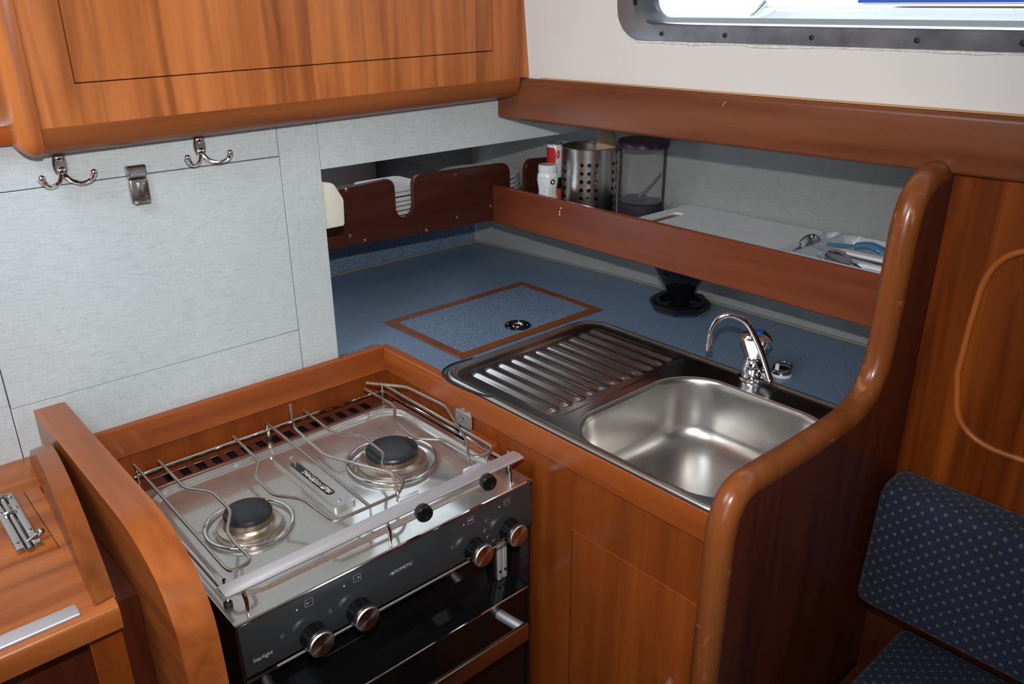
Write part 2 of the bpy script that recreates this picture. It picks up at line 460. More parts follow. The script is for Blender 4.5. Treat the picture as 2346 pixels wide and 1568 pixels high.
# ------------------------------------------------------------------ setting: cabin shell
bm = NB(); box(bm, -1.3, 1.6, -1.7, 2.0, -0.97, -0.93); struct('floor', bm, FLOORM)
bm = NB()
box(bm, -1.3, -0.66, -1.7, 1.75, 1.12, 1.15); box(bm, -0.04, 1.10, -1.7, 1.75, 1.12, 1.15)
box(bm, -0.66, -0.04, -1.7, 0.44, 1.12, 1.15); box(bm, -0.66, -0.04, 1.06, 1.75, 1.12, 1.15)
struct('ceiling', bm, CEIL)
bm = NB(); box(bm, -1.3, -1.27, -1.7, -1.0, -0.95, 1.12); box(bm, -1.3, -1.27, 0.0, 1.9, -0.95, 1.12); box(bm, -1.3, -1.27, -1.0, 0.0, -0.95, 0.1)
struct('wall_port', bm, W_DARK_Z)
bm = NB(); box(bm, -1.3, 1.25, -1.7, -1.67, -0.95, 1.12); struct('wall_forward', bm, W_DARK_Z)

# left bulkhead : faced with linen laminate, made of flush panels with fine seams
g = 0.0007
YK = 1.247
bm = NB(); box(bm, -1.27, 0.1625-g, YB, YK, -0.06, 0.3725); box(bm, -1.27, 0.17, YK+.001, YK+.006, -0.9, 0.44)
wl = struct('wall_left', bm, LINEN)
for (x0, x1, z0, z1) in ((-1.27, 0.6085-g, 0.3745, 0.446), (0.1625+g, 0.6085-g, -0.06, 0.0765), (0.6085+g, 0.6800, -0.06, 0.446), (0.6800+g, 1.41, 0.3435, 0.446)):
    bm = NB(); box(bm, x0, x1, YB, YK, z0, z1, 0.0006, 1); obj('panel', bm, LINEN, wl)
bm = NB(); box(bm, 0.10, 0.66, YK+.001, YK+.005, -0.06, 0.44); obj('backing_board', bm, DARKGAP, wl)
bm = NB(); box(bm, -1.27, 1.08, YB+.13, YB+.16, 0.44, 1.12); obj('upper_panel', bm, W_Z, wl)
# access panel with a latch
bm = NB(); box(bm, 0.1625+g, 0.6085-g, YB-.0004, YK, 0.0765+g, 0.3745-1.8*g, 0.0006, 1); d1 = struct('door_1', bm, LINEN)
bm = NB()
box(bm, 0.3715, 0.3985, 1.2215, 1.2316, 0.3350, 0.3705, 0.003, 3)
la = obj('latch', bm, CHROME_OLD, d1, 'chrome toggle latch')
bm = NB()
v = [(0.371, 0.3715), (0.399, 0.3715), (0.399, 0.389), (0.371, 0.389)]
loft(bm, [[(x, 1.2316, z) for x, z in v], [(x, 1.2235, z) for x, z in v], [(0.385+(x-.385)*.82, 1.2195, 0.3785+(z-.3785)*.5) for x, z in v]], False, True)
bmesh.ops.bevel(bm, geom=list(bm.edges), offset=0.0012, segments=2, affect='EDGES')
obj('latch_cap', bm, CHROME_OLD, la)
bm = NB(); box(bm, 0.3815, 0.3925, 1.2185, 1.2215, 0.343, 0.366, 0.001, 2); obj('latch_lever', bm, CHROME_OLD, la)
bm = NB(); box(bm, 0.374, 0.396, 1.2175, 1.2215, 0.3348, 0.3385, 0.001, 2); obj('latch_hinge', bm, CHROME_OLD, la)

# aft wall of the locker behind the bulkhead, with the blue upstand of the worktop
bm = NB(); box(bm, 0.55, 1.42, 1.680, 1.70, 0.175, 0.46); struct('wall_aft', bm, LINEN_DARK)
# hull side behind the galley
def hull_strip(bm, z0, z1, t=0.012, y0=0.30, y1=1.70):
    ys = [y0 + (y1-y0)*i/28 for i in range(29)]
    inn = [(hull_x(y), y) for y in ys]; out = [(hull_x(y)+t, y) for y in reversed(ys)]
    return prism(bm, inn + out, 2, z0, z1)
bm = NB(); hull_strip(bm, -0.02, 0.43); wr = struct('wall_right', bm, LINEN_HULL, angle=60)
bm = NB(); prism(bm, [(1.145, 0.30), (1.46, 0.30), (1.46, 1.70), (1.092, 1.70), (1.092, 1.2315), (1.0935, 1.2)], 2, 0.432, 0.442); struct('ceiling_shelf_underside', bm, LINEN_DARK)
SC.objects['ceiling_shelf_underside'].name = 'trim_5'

# cabin side above the rail, leaning inboard, with the window
def wallmap(d, y, z): return (side_x(y, z) + d, y, z)
WY0, WY1, WZ0, WZ1 = -0.35, 0.925, 0.556, 0.76       # opening in the wall
bm = NB()
def wpiece(y0, y1, z0, z1):
    n = 12
    loft(bm, [[(d, y0 + (y1-y0)*i/n, z) for d, z in ((0, z0), (0, z1), (0.03, z1), (0.03, z0))] for i in range(n+1)], True, True)
wpiece(-1.67, 1.30, 0.440, WZ0); wpiece(-1.67, 1.30, WZ1, 1.12); wpiece(-1.67, WY0, WZ0, WZ1); wpiece(WY1, 1.30, WZ0, WZ1)
tf(bm, wallmap); wu = struct('wall_starboard', bm, CABIN_WHITE, angle=30)
# window : metal frame, rolled inner lip, sealant, glass
fo = rrect(-0.40, 0.955, 0.541, 0.80, 0.045, 10); fi = rrect(-0.365, 0.920, 0.566, 0.765, 0.034, 10); ff = rrect(-0.362, 0.902, 0.575, 0.762, 0.026, 10)
def frame_ring(bm, rings):
    R = [[bm.verts.new(wallmap(d, p[0], p[1])) for p in o] for o, d in rings]
    n = len(R[0])
    for A, B in zip(R, R[1:]):
        for i in range(n): bm.faces.new((A[i], A[(i+1) % n], B[(i+1) % n], B[i]))
    return bm
bm = NB(); frame_ring(bm, [(fo, 0.0005), (fo, -0.003), (rrect(-0.398, 0.953, 0.543, 0.798, 0.043, 10), -0.004), (rrect(-0.367, 0.922, 0.5635, 0.767, 0.036, 10), -0.004)])
wf = struct('window_1', bm, WINDOW_METAL)
bm = NB(); frame_ring(bm, [(rrect(-0.367, 0.922, 0.5635, 0.767, 0.036, 10), -0.004), (rrect(-0.366, 0.921, 0.565, 0.766, 0.035, 10), -0.0065), (fi, -0.0055), (rrect(-0.363, 0.917, 0.568, 0.763, 0.033, 10), -0.001)])
obj('rolled_lip', bm, CHROME, wf)
bm = NB(); frame_ring(bm, [(rrect(-0.363, 0.917, 0.568, 0.763, 0.033, 10), -0.001), (rrect(-0.362, 0.912, 0.569, 0.762, 0.031, 10), 0.010), (ff, 0.022), (ff, 0.034)])
obj('inner_frame', bm, plain('shaded_bezel', (0.06, 0.065, 0.08), 0.35), wf)  # inner bezel coloured dark to stand in for the shade it lies in
bm = NB(); f2 = rrect(-0.366, 0.906, 0.572, 0.766, 0.028, 10)
A = [bm.verts.new(wallmap(0.0285, p[0], p[1])) for p in f2]; bm.faces.new(A)
obj('pane', bm, GLASS, wf)
for y in (0.868, 0.755, 0.62, 0.48, 0.36, 0.23):
    x = side_x(y, 0.551) - 0.004
    screw('screw', (x, y, 0.5515), (-1, 0, 0), wf, 0.0038, DARK_SCREW)
bm = NB()
# flaking sealant bead round the frame
rnd = random.Random(3)
ol = rrect(-0.402, 0.958, 0.5385, 0.803, 0.047, 10)
path = []
k = len(ol)
for i in range(k):
    a = Vector((ol[i][0], ol[i][1])); b = Vector((ol[(i+1) % k][0], ol[(i+1) % k][1])); s = max(1, int((b-a).length/0.02))
    for j in range(s):
        p = a + (b-a)*j/s; path.append(Vector(wallmap(-0.0003, p.x + rnd.uniform(-.0008, .0008), p.y + rnd.uniform(-.0012, .0012))))
tube(bm, path, 0.0022, 6, True, [rnd.uniform(0.0010, 0.0030) for _ in path]); obj('sealant_bead', bm, SEALANT, wf)

# long moulded rail under the cabin side
def along(bm, prof, y0, y1, fx, n=24):
    """sweep an (offset x, z) outline along y following fx"""
    rings = []
    for i in range(n+1):
        y = y0 + (y1-y0)*i/n
        rings.append([(fx(y)+px, y, pz) for px, pz in prof])
    return loft(bm, rings, True, True)
rp = [(0.012, 0.392), (0.017, 0.4675), (0.011, 0.4690), (0.004, 0.4675), (0.001, 0.4645), (0.0, 0.460), (0.0, 0.3985), (0.002, 0.3945), (0.006, 0.392)]
bm = NB(); along(bm, rp, -0.30, 1.2305, rail_x)
rl = tag(obj('wooden_rail', bm, W_RAIL, None, angle=50), 'long varnished wooden rail running below the window along the white cabin side', 'rail')
bm = NB(); along(bm, [(0.0165, 0.4680), (0.0165, 0.4702), (0.0120, 0.4712), (0.0075, 0.4702), (0.0065, 0.4688)], -0.30, 1.1300, rail_x); obj('top_highlight', bm, wood('pale_highlight_wood', 1, (0.42, 0.19, 0.07), (0.55, 0.28, 0.11), (0.62, 0.33, 0.14), 0.3, 0.2), rl)  # pale wood bead added to paint the light grazing the rail's top edge
bm = NB(); tube(bm, [(rail_x(0.745)-.0003, 0.745, 0.451), (rail_x(0.742)-.0003, 0.742, 0.457), (rail_x(0.7385)-.0003, 0.7385, 0.4575)], 0.0007, 5); obj('scratch', bm, SPOONWOOD, rl)

# strip of wood on the bulkhead left of the overhead locker
bm = NB(); box(bm, -0.5, 0.2545, 1.212, YB-.0005, 0.4345, 0.457, 0.003, 2); struct('trim_1', bm, W_TRIM_X)

# ------------------------------------------------------------------ overhead locker
SH = 0.016
def shear(bm): return tf(bm, lambda x, y, z: (x, y, z + SH*(x-0.30)))
oc = thing('overhead_locker', 'large varnished mahogany overhead locker with flush door above the coat hooks', 'cabinet', (0.65, 1.2, 0.42))
XR = 1.0905
bm = NB(); box(bm, 0.26, XR, 1.166, YB+.12, 0.4575, 0.5085-.0012); box(bm, 0.26, 0.3125-.0012, 1.166, YB+.12, 0.5085-.0012, 0.9); box(bm, 1.0025+.0012, XR, 1.166, YB+.12, 0.5085-.0012, 0.9); box(bm, 0.3125-.0012, 1.0025+.0012, 1.166, YB+.12, 0.86, 0.9)
obj('face_frame', shear(bm), W_Z, oc)
bm = NB(); box(bm, 0.3125, 1.0025, 1.166, 1.184, 0.5085, 0.858, 0.0008, 1); obj('door', shear(bm), W_Z, oc)
bm = NB(); box(bm, 0.305, 1.01, 1.186, 1.19, 0.50, 0.87); obj('door_backing', shear(bm), DARKGAP, oc)
bm = NB(); prism(bm, [(1.1655, 0.4575)] + arc(1.2005, 0.4555, 0.035, 180, 270, 8) + [(YB-.0008, 0.4205), (YB-.0008, 0.4575)], 0, 0.2600, 1.0680)
shear(bm); obj('bottom_moulding', bm, wood('moulding_dark_mahogany', 0, (0.17, 0.046, 0.013), (0.26, 0.078, 0.022), (0.32, 0.10, 0.03), 0.3, 0.3), oc)
bm = NB(); box(bm, 0.236, 0.2615, 1.1635, YB+.12, 0.4215, 0.9)
es = [e for e in bm.edges if (abs(e.verts[0].co.x-e.verts[1].co.x) < 1e-6 and abs(e.verts[0].co.y-e.verts[1].co.y) < 1e-6 and e.verts[0].co.x < .24 and e.verts[0].co.y < 1.17)]
bmesh.ops.bevel(bm, geom=es, offset=0.022, segments=6, profile=0.5, affect='EDGES')
es = [e for e in bm.edges if e.verts[0].co.z < .43 and e.verts[1].co.z < .43 and min(e.verts[0].co.y, e.verts[1].co.y) < YB+.10 and not (e.verts[0].co.x > .261 and e.verts[1].co.x > .261)]
bmesh.ops.bevel(bm, geom=es, offset=0.03, segments=6, profile=0.5, affect='EDGES', clamp_overlap=True)
shear(bm); obj('corner_post', bm, W_Z, oc, angle=60)
bm = NB(); tube(bm, fillet([(0.241, YB-.0025, 0.45), (0.262, YB-.0025, 0.4190), (0.30, YB-.0025, 0.4190), (1.066, YB-.0025, 0.4312)], 0.02), 0.0028, 6); obj('black_seal', bm, RUBBER, oc)

# ------------------------------------------------------------------ coat hooks
def coat_hook(x, z, label):
    t = thing('coat_hook', label, 'hook', (x, YB, z), 'double coat hooks on the bulkhead')
    bm = NB()
    pr = [(x + 0.0092*math.sin(a)*(1.0 - 0.28*math.cos(a)*-1*0), z + 0.0185*math.cos(a)) for a in [2*PI*i/20 for i in range(20)]]
    rings = [[(px, YB-.0003, pz) for px, pz in pr], [(px, YB-.003, pz) for px, pz in pr], [(x+(px-x)*.75, YB-.0055, z+(pz-z)*.86) for px, pz in pr]]
    loft(bm, rings, False, True); obj('back_plate', bm, CHROME_OLD, t)
    for dz in (0.0095, -0.0075):
        bm = NB(); lathe(bm, [(0.0062, 0), (0.0058, 0.002), (0.0035, 0.0038), (0, 0.0044)], (x, YB-.005, z+dz), (0, -1, 0), 14); obj('screw', bm, CHROME, t)
    for s in (-1, 1):
        bm = NB()
        p = smooth_path([(x + s*0.002, YB-.004, z-.013), (x + s*0.008, YB-.012, z-.021), (x + s*0.018, YB-.022, z-.0235), (x + s*0.028, YB-.030, z-.0185), (x + s*0.032, YB-.033, z-.010)], 5)
        n = len(p); tube(bm, p, 0.003, 8, False, [0.0042 - 0.0014*math.sin(PI*i/(n-1)) for i in range(n)])
        ball(bm, p[-1], 0.0048, 1, 1, 1, 10); obj('prong', bm, CHROME, t)
    return t
coat_hook(0.2905, 0.4010, 'chrome double coat hook nearest the left edge, left of the toggle latch')
coat_hook(0.4825, 0.4045, 'chrome double coat hook right of the toggle latch, nearer the worktop opening')

# ------------------------------------------------------------------ worktop
bm = NB()
ys = [0.446 + (1.678-0.446)*i/24 for i in range(25)]
pl = [(0.785, 0.446)] + [(hull_x(y)-.0008, y) for y in ys] + [(0.55, 1.678), (0.55, 1.249), (0.785, 1.249)]
# worktop is cut out for the sink bowl: three strips round the hole
def wt(bm, pts): return prism(bm, pts, 2, -0.02, 0.0)
SX0, SX1, SY0, SY1 = 0.7705, 1.166, 0.448, 1.062
hx0, hx1, hy0, hy1 = 0.785, 1.158, 0.449, 1.055
wt(bm, [(hx1, 0.446)] + [(hull_x(y)-.0008, y) for y in ys if y <= hy1] + [(hull_x(hy1)-.0008, hy1), (hx1, hy1)])
wt(bm, [(hx0, hy1), (hull_x(hy1)-.0008, hy1)] + [(hull_x(y)-.0008, y) for y in ys if y > hy1+.001] + [(0.662, 1.678), (0.662, 1.2475), (0.775, 1.2475), (hx0, 1.2325)])
wkt = thing('worktop', 'blue speckled laminate galley worktop running back under the shelf', 'worktop', (1.1, 1.2, 0.0))
obj('laminate_top', bm, BLUE, wkt)
bm = NB(); box(bm, 0.55, 1.366, 1.672, 1.6795, 0.0, 0.134); obj('upstand', bm, BLUE, wkt)
bm = NB(); tube(bm, [(hull_x(y)-.0035, y, 0.001) for y in ys], 0.0032, 6); tube(bm, [(0.55, 1.669, 0.001), (1.366, 1.669, 0.001)], 0.0032, 6); obj('sealant_line', bm, CAULK, wkt)

# hatch lid in the worktop
hl = thing('hatch_lid', 'blue worktop hatch lid framed in mahogany with a round finger pull', 'hatch', (1.03, 1.205, 0.0))
hx, hX, hy, hY = 0.842, 1.2200, 1.078, 1.327
wd = 0.0185
H2 = 0.0035
for nm, pts, mt in (('frame_strip', [(hx, hy), (hX, hy), (hX-wd, hy+wd), (hx+wd, hy+wd)], W_HATCH), ('frame_strip', [(hX, hy), (hX, hY), (hX-wd, hY-wd), (hX-wd, hy+wd)], W_HATCH),
                ('frame_strip', [(hX, hY), (hx, hY), (hx+wd, hY-wd), (hX-wd, hY-wd)], W_HATCH), ('frame_strip', [(hx, hY), (hx, hy), (hx+wd, hy+wd), (hx+wd, hY-wd)], W_HATCH)):
    bm = NB(); prism(bm, pts, 2, 0.0002, H2, 0.0008, 1); obj(nm, bm, mt, hl)
bm = NB(); box(bm, hx+wd+.0006, hX-wd-.0006, hy+wd+.0006, hY-wd-.0006, 0.0002, 0.0026, 0.0006, 1); obj('lid_panel', bm, BLUE, hl)
px, py = 1.0265, 1.1285
bm = NB(); lathe(bm, [(0.0265, 0.0026), (0.0265, 0.0042), (0.0245, 0.0056), (0.0145, 0.0050), (0.0135, 0.0032)], (px, py, 0), seg=32)
fp = obj('finger_pull', bm, BLACK_SHINY, hl)
bm = NB(); lathe(bm, [(0.0135, 0.0030), (0.0125, 0.0052), (0.0105, 0.0054), (0.0095, 0.0034), (0.0, 0.0032)], (px, py, 0), seg=28); obj('pull_ring', bm, CHROME, fp)
for a in (40, 130, 220, 310):
    screw('screw', (px + 0.0198*math.cos(math.radians(a)), py + 0.0198*math.sin(math.radians(a)), 0.0050), (0, 0, 1), fp, 0.0022)

# ------------------------------------------------------------------ sink
def sd_rr(x, y, x0, x1, y0, y1, r):
    qx = abs(x-(x0+x1)/2) - (x1-x0)/2 + r; qy = abs(y-(y0+y1)/2) - (y1-y0)/2 + r
    return math.hypot(max(qx, 0), max(qy, 0)) + min(max(qx, qy), 0) - r
def sst(a, b, t):
    t = max(0.0, min(1.0, (t-a)/(b-a))); return t*t*(3-2*t)
def height_grid(bm, x0, x1, y0, y1, r, fn, step, clip=True):
    nx = int(round((x1-x0)/step)); ny = int(round((y1-y0)/step)); V = {}
    sdf = lambda x, y: sd_rr(x, y, x0, x1, y0, y1, r)
    for i in range(nx+1):
        for j in range(ny+1):
            x = x0+(x1-x0)*i/nx; y = y0+(y1-y0)*j/ny; V[i, j] = [x, y, sdf(x, y)]
    keep = []
    for i in range(nx):
        for j in range(ny):
            q = [(i, j), (i+1, j), (i+1, j+1), (i, j+1)]
            if all(V[k][2] > 1e-7 for k in q): continue
            keep.append(q)
    bv = {}
    for q in keep:
        for k in q:
            if k in bv: continue
            x, y, d = V[k]
            for _ in range(3):
                if d > 0:
                    e = 1e-5
                    gx = (sdf(x+e, y)-sdf(x-e, y))/(2*e); gy = (sdf(x, y+e)-sdf(x, y-e))/(2*e); gl = math.hypot(gx, gy) or 1
                    x -= gx/gl*d; y -= gy/gl*d; d = sdf(x, y)
            bv[k] = bm.verts.new((x, y, fn(x, y)))
    for q in keep: bm.faces.new([bv[k] for k in q])
    bmesh.ops.dissolve_degenerate(bm, dist=1e-6, edges=bm.edges)
    return bm
BX0, BX1, BY0, BY1, BR = 0.786, 1.106, 0.468, 0.778, 0.085
RIBS = [0.824 + 0.0297*i for i in range(11)]
def sink_z(x, y):
    z = 0.0016
    if y > 0.79:
        tr = -sd_rr(x, y, 0.806, 1.138, 0.795, 1.030, 0.02)
        z -= 0.0008*sst(0, 0.008, tr)
        for i, rx in enumerate(RIBS):
            if abs(x-rx) < 0.02:
                c = math.hypot(x-rx, max(0, 0.828-y, y-1.004))/0.0128
                if c < 1: z += 0.0042*(1-c*c)**0.8
    return z
sk = thing('sink', 'stainless steel sink with ribbed drainer set into the blue worktop', 'sink', (0.967, 0.755, 0.0))
bm = NB()
rl_ = [(0.0, 0.0006), (0.0006, 0.0024), (0.0022, 0.0044), (0.0045, 0.0054), (0.0068, 0.0050), (0.0090, 0.0036), (0.0112, 0.0022), (0.0140, 0.0016), (0.0181, 0.0016)]
loft(bm, [[(x, y, z) for x, y in rrect(SX0+d, SX1-d, SY0+d, SY1-d, 0.052-d, 14)] for d, z in rl_]); obj('rolled_rim', bm, SINK_STEEL, sk, angle=80)
IN = 0.018
bm = NB(); height_grid(bm, SX0+IN, SX1-IN, SY0+IN, SY1-IN, 0.052-IN, lambda x, y: 0.0, 0.0022)
bs = lambda x, y: sd_rr(x, y, BX0, BX1, BY0, BY1, BR)
bmesh.ops.delete(bm, geom=[f for f in bm.faces if all(bs(v.co.x, v.co.y) < 0 for v in f.verts)], context='FACES')
for v_ in bm.verts:
    for _ in range(3):
        d_ = bs(v_.co.x, v_.co.y)
        if d_ < 0:
            e = 1e-5; gx = (bs(v_.co.x+e, v_.co.y)-bs(v_.co.x-e, v_.co.y))/(2*e); gy = (bs(v_.co.x, v_.co.y+e)-bs(v_.co.x, v_.co.y-e))/(2*e); gl = math.hypot(gx, gy) or 1
            v_.co.x -= gx/gl*d_; v_.co.y -= gy/gl*d_
for v_ in bm.verts:
    v_.co.z = sink_z(v_.co.x, v_.co.y)
obj('drainer_top', bm, DRAINER_STEEL, sk, angle=80)
bm = NB(); lvl = [(-0.0004, 0.0012), (0.0, 0.00155), (0.0018, 0.0010), (0.0036, -0.0004), (0.0052, -0.0028), (0.0064, -0.0065), (0.0074, -0.012), (0.0105, -0.040), (0.0135, -0.062)]
rf_ = 0.036; zc_ = -0.112
for i in range(1, 11):
    a_ = PI/2*i/10; lvl.append((0.0145 + rf_*(1-math.cos(a_)), zc_ + rf_*(1 - math.sin(a_)) + 0.0))
lvl += [(0.062, zc_-.0006), (0.075, zc_-.0012)]
rings = []
for t, z in lvl:
    r_ = max(0.006, BR - t*0.95); rings.append([(x, y, z) for x, y in rrect(BX0+t, BX1-t, BY0+t, BY1-t, r_, 16)])
last = rings[-1]; mx_, my_ = (BX0+BX1)/2, (BY0+BY1)/2
for k_, dzz in ((0.7, -.0014), (0.4, -.0022), (0.1, -.0026)):
    rings.append([(mx_ + (x-mx_)*k_, my_ + (y-my_)*k_, z+dzz) for x, y, z in last])
loft(bm, rings, False, True); obj('bowl', bm, SINK_STEEL, sk, angle=80)
bm = NB(); ol = rrect(SX0-.001, SX1+.001, SY0-.001, SY1+.001, 0.053, 10)
tube(bm, [(x, y, 0.0009) for x, y in ol], 0.0014, 6, True); obj('gasket', bm, RUBBER, sk)
bm = NB(); tube(bm, smooth_path([(0.776, 0.915, 0.004), (0.766, 0.960, 0.005), (0.763, 1.010, 0.005), (0.778, 1.050, 0.004), (0.812, 1.069, 0.002), (0.86, 1.068, 0.001)], 6), 0.0019, 8)
obj('loose_cord', bm, RUBBER, sk, 'black sealing cord pulled loose at the corner')
bm = NB(); lathe(bm, [(0.030, 0), (0.029, 0.002), (0.020, -0.001), (0, -0.002)], (0.90, 0.552, -0.1135), seg=24); obj('drain', bm, CHROME, sk)
screw('screw', (0.781, 0.4785, 0.0016), (0, 0, 1), sk, 0.0045)

# ------------------------------------------------------------------ faucet
fx, fy = 1.162, 0.6785
fc = thing('faucet', 'chrome swan neck faucet with blue topped handle behind the sink', 'faucet', (fx, fy, 0.0))
bm = NB(); lathe(bm, [(0.0, 0.0002), (0.024, 0.0002), (0.024, 0.003), (0.0195, 0.005), (0.0175, 0.010), (0.0185, 0.016), (0.0195, 0.024), (0.0175, 0.032), (0.0145, 0.036), (0.0155, 0.039), (0.0135, 0.042), (0, 0.042)], (fx, fy, 0), seg=28)
obj('body', bm, CHROME, fc)
bm = NB()
def tri(r, z, k=0.72, rot=0.3):
    o = []
    for i in range(24):
        a = 2*PI*i/24; rr = r*(k + (1-k)*(0.5+0.5*math.cos(3*(a-rot)))); o.append((fx+rr*math.cos(a), fy+rr*math.sin(a), z))
    return o
loft(bm, [tri(0.0160, 0.041, 0.9), tri(0.0175, 0.046, 0.85), tri(0.0235, 0.060, 0.7), tri(0.0295, 0.073, 0.66), tri(0.0305, 0.0765, 0.66), tri(0.026, 0.081, 0.7), tri(0.011, 0.084, 0.9)], True, True)
hd = obj('handle', bm, CHROME, fc)
bm = NB(); lathe(bm, [(0.0095, 0.083), (0.0085, 0.0862), (0.0, 0.0868)], (fx, fy, 0), seg=18); obj('marker', bm, BLUE_MARK, hd, 'blue cold water marker')
bm = NB()
sp = smooth_path([(1.160, 0.669, 0.018), (1.150, 0.644, 0.0145), (1.1425, 0.6335, 0.0155), (1.1395, 0.6365, 0.026), (1.129, 0.650, 0.070), (1.1155, 0.6675, 0.1105), (1.1045, 0.682, 0.1245), (1.093, 0.697, 0.1275), (1.084, 0.709, 0.1165), (1.0795, 0.7148, 0.095), (1.0787, 0.7155, 0.072)], 5)
tube(bm, sp, 0.0052, 12); obj('spout', bm, CHROME, fc)
bm = NB(); tube(bm, [Vector(p) for p in ((1.0787, 0.7155, 0.0745), (1.0787, 0.7155, 0.070), (1.0788, 0.7155, 0.064))], 0.006, 12); obj('aerator', bm, CHROME, fc)
bm = NB(); lathe(bm, [(0.0085, -0.012), (0.0085, 0.0)], (1.155, 0.657, 0.0162), (-.4, -.92, 0), 14); obj('collar', bm, CHROME, fc)

pc = thing('deck_cap', 'small round chrome cap with pull ring beside the faucet', 'cap', (1.2085, 0.6515, 0))
bm = NB(); lathe(bm, [(0.0, 0.0002), (0.0180, 0.0002), (0.0182, 0.0040), (0.0170, 0.0055), (0.0, 0.0055)], (1.2085, 0.6515, 0), seg=28); obj('base', bm, WHITE_PLASTIC, pc)
bm = NB(); lathe(bm, [(0.0176, 0.0050), (0.0176, 0.0085), (0.0165, 0.0098), (0.012, 0.0092), (0, 0.0092)], (1.2085, 0.6515, 0), seg=28); obj('cover', bm, CHROME, pc)
bm = NB(); tube(bm, [(1.2095 + 0.0148*math.cos(a), 0.6505 + 0.0148*math.sin(a), 0.0150 + 0.004*math.cos(a)) for a in [2*PI*i/24 for i in range(24)]], 0.0013, 6, True); obj('pull_ring', bm, CHROME, pc)
bm = NB(); lathe(bm, [(0.0036, 0.0095), (0.0036, 0.0205), (0.0030, 0.0215), (0, 0.0215)], (1.2005, 0.6560, 0), seg=12); obj('white_post', bm, WHITE_PLASTIC, pc)

# ------------------------------------------------------------------ coffee filter holder
ccx, ccy = 1.343, 0.972
cf = thing('coffee_filter_holder', 'shiny black plastic coffee filter cone on a lobed foot against the hull', 'filter', (ccx, ccy, 0))
bm = NB()
def poly(r, z, n=8, rot=0.5, k=1.0): return [(ccx + r*math.cos(rot+2*PI*i/n), ccy + r*math.sin(rot+2*PI*i/n), z) for i in range(n)]
loft(bm, [poly(0.050, 0.0005, 8), poly(0.0555, 0.003, 8), poly(0.0640, 0.010, 8), poly(0.0640, 0.020, 8), poly(0.058, 0.0245, 8), poly(0.046, 0.024, 8), poly(0.043, 0.018, 8), poly(0.044, 0.012, 8), poly(0.045, 0.0005, 8)], False, False)
loft(bm, [poly(0.045, 0.0005, 8), poly(0.050, 0.0005, 8)])
obj('foot', bm, BLACK_SHINY, cf)
for k in range(3):
    a = 0.9 + k*2*PI/3; bm = NB()
    c, s = math.cos(a), math.sin(a)
    loft(bm, [[(ccx + r*c - o*s, ccy + r*s + o*c, z) for (o, z) in ((-.008, .015), (.008, .015), (.008, .021), (-.008, .021))] for r in (0.018, 0.047)], True, True); obj('spoke', bm, BLACK_SHINY, cf)
bm = NB()
rn = [poly(0.020, 0.006, 16), poly(0.021, 0.026, 16), poly(0.030, 0.045, 10 + 6), poly(0.055, 0.086, 16), poly(0.069, 0.113, 16), poly(0.070, 0.116, 16), poly(0.067, 0.116, 16), poly(0.045, 0.086, 16), poly(0.012, 0.04, 16)]
loft(bm, rn, True, True); obj('cone', bm, BLACK_SHINY, cf, angle=25)
bm = NB(); box(bm, ccx-.060, ccx-.052, ccy-.006, ccy+.004, 0.083, 0.089, 0.001, 1); obj('tab', bm, BLACK_SHINY, cf)

# ------------------------------------------------------------------ wooden trim of the worktop and the sink cabinet
XF, YE = 0.772, 0.445
sc = thing('sink_cabinet', 'mahogany galley base cabinet under the sink with a flush door', 'cabinet', (0.95, 0.8, -0.92))
bm = NB(); prism(bm, [(0.785, -0.045), (0.785, 0.0006), (0.7690, 0.0006), (0.767, -0.0010), (0.767, -0.0435), (0.7685, -0.045)], 1, YE, 1.2310); obj('edge_moulding', bm, W_TRIM_Y, sc)
bm = NB(); prism(bm, [(1.2313, -0.045), (1.2313, 0.003), (1.2295, 0.0045), (1.219, 0.0045), (1.217, 0.0025), (1.217, -0.0435), (1.2185, -0.045)], 0, 0.2305, 0.7668)
struct('trim_2', bm, W_TRIM_X)
DY0, DY1, DZ = 0.476, 0.7265, -0.1500
bm = NB(); box(bm, XF, XF+.018, YE, 1.225, DZ, -0.022); box(bm, XF, XF+.018, DY1, 1.225, -0.92, DZ); box(bm, XF, XF+.018, YE, DY0, -0.92, DZ); obj('front_panel', bm, W_CAB_Z, sc)
bm = NB(); box(bm, XF+.0004, XF+.016, DY0+.0012, DY1-.0012, -0.88, DZ-.0016, 0.0012, 2); cdoor = obj('door', bm, W_CAB_Z, sc)
bm = NB(); tube(bm, [(XF+.0006, DY0, DZ-.0003), (XF+.0006, DY1, DZ-.0003)], 0.0011, 6); obj('door_bead', bm, W_TRIM_Y, sc)
bm = NB(); box(bm, XF+.0175, XF+.0195, DY0-.01, DY1+.01, -0.9, DZ+.01); obj('door_backing', bm, DARKGAP, sc)
bm = NB(); lathe(bm, [(0.009, 0), (0.007, 0.006), (0.008, 0.012), (0.0135, 0.018), (0.013, 0.024), (0.008, 0.027), (0, 0.0275)], (XF+.0004, 0.528, -0.3165), (-1, 0, 0), 20); obj('knob', bm, CHROME, cdoor)
bm = NB(); box(bm, 0.232, XF-.0002, 1.2225, 1.2310, -0.92, -0.0452); struct('trim_3', bm, W_CAB_Z)
bm = NB(); box(bm, 0.748, XF-.0003, 0.893, 0.958, -0.120, -0.068, 0.0015, 1); obj('niche_block', bm, W_TRIM_Y, sc)
br = thing('steel_bracket', 'small steel bracket plate screwed to the cabinet side beside the cooker', 'bracket', (0.766, 0.98, -0.07))
bm = NB(); prism(bm, [(0.9585, -0.105), (0.9585, -0.043), (0.962, -0.0375), (0.969, -0.036), (0.972, -0.041), (0.978, -0.041), (0.981, -0.0355), (0.9985, -0.041), (1.002, -0.046), (1.002, -0.105)], 0, 0.7655, 0.7675, 0.0005, 1)
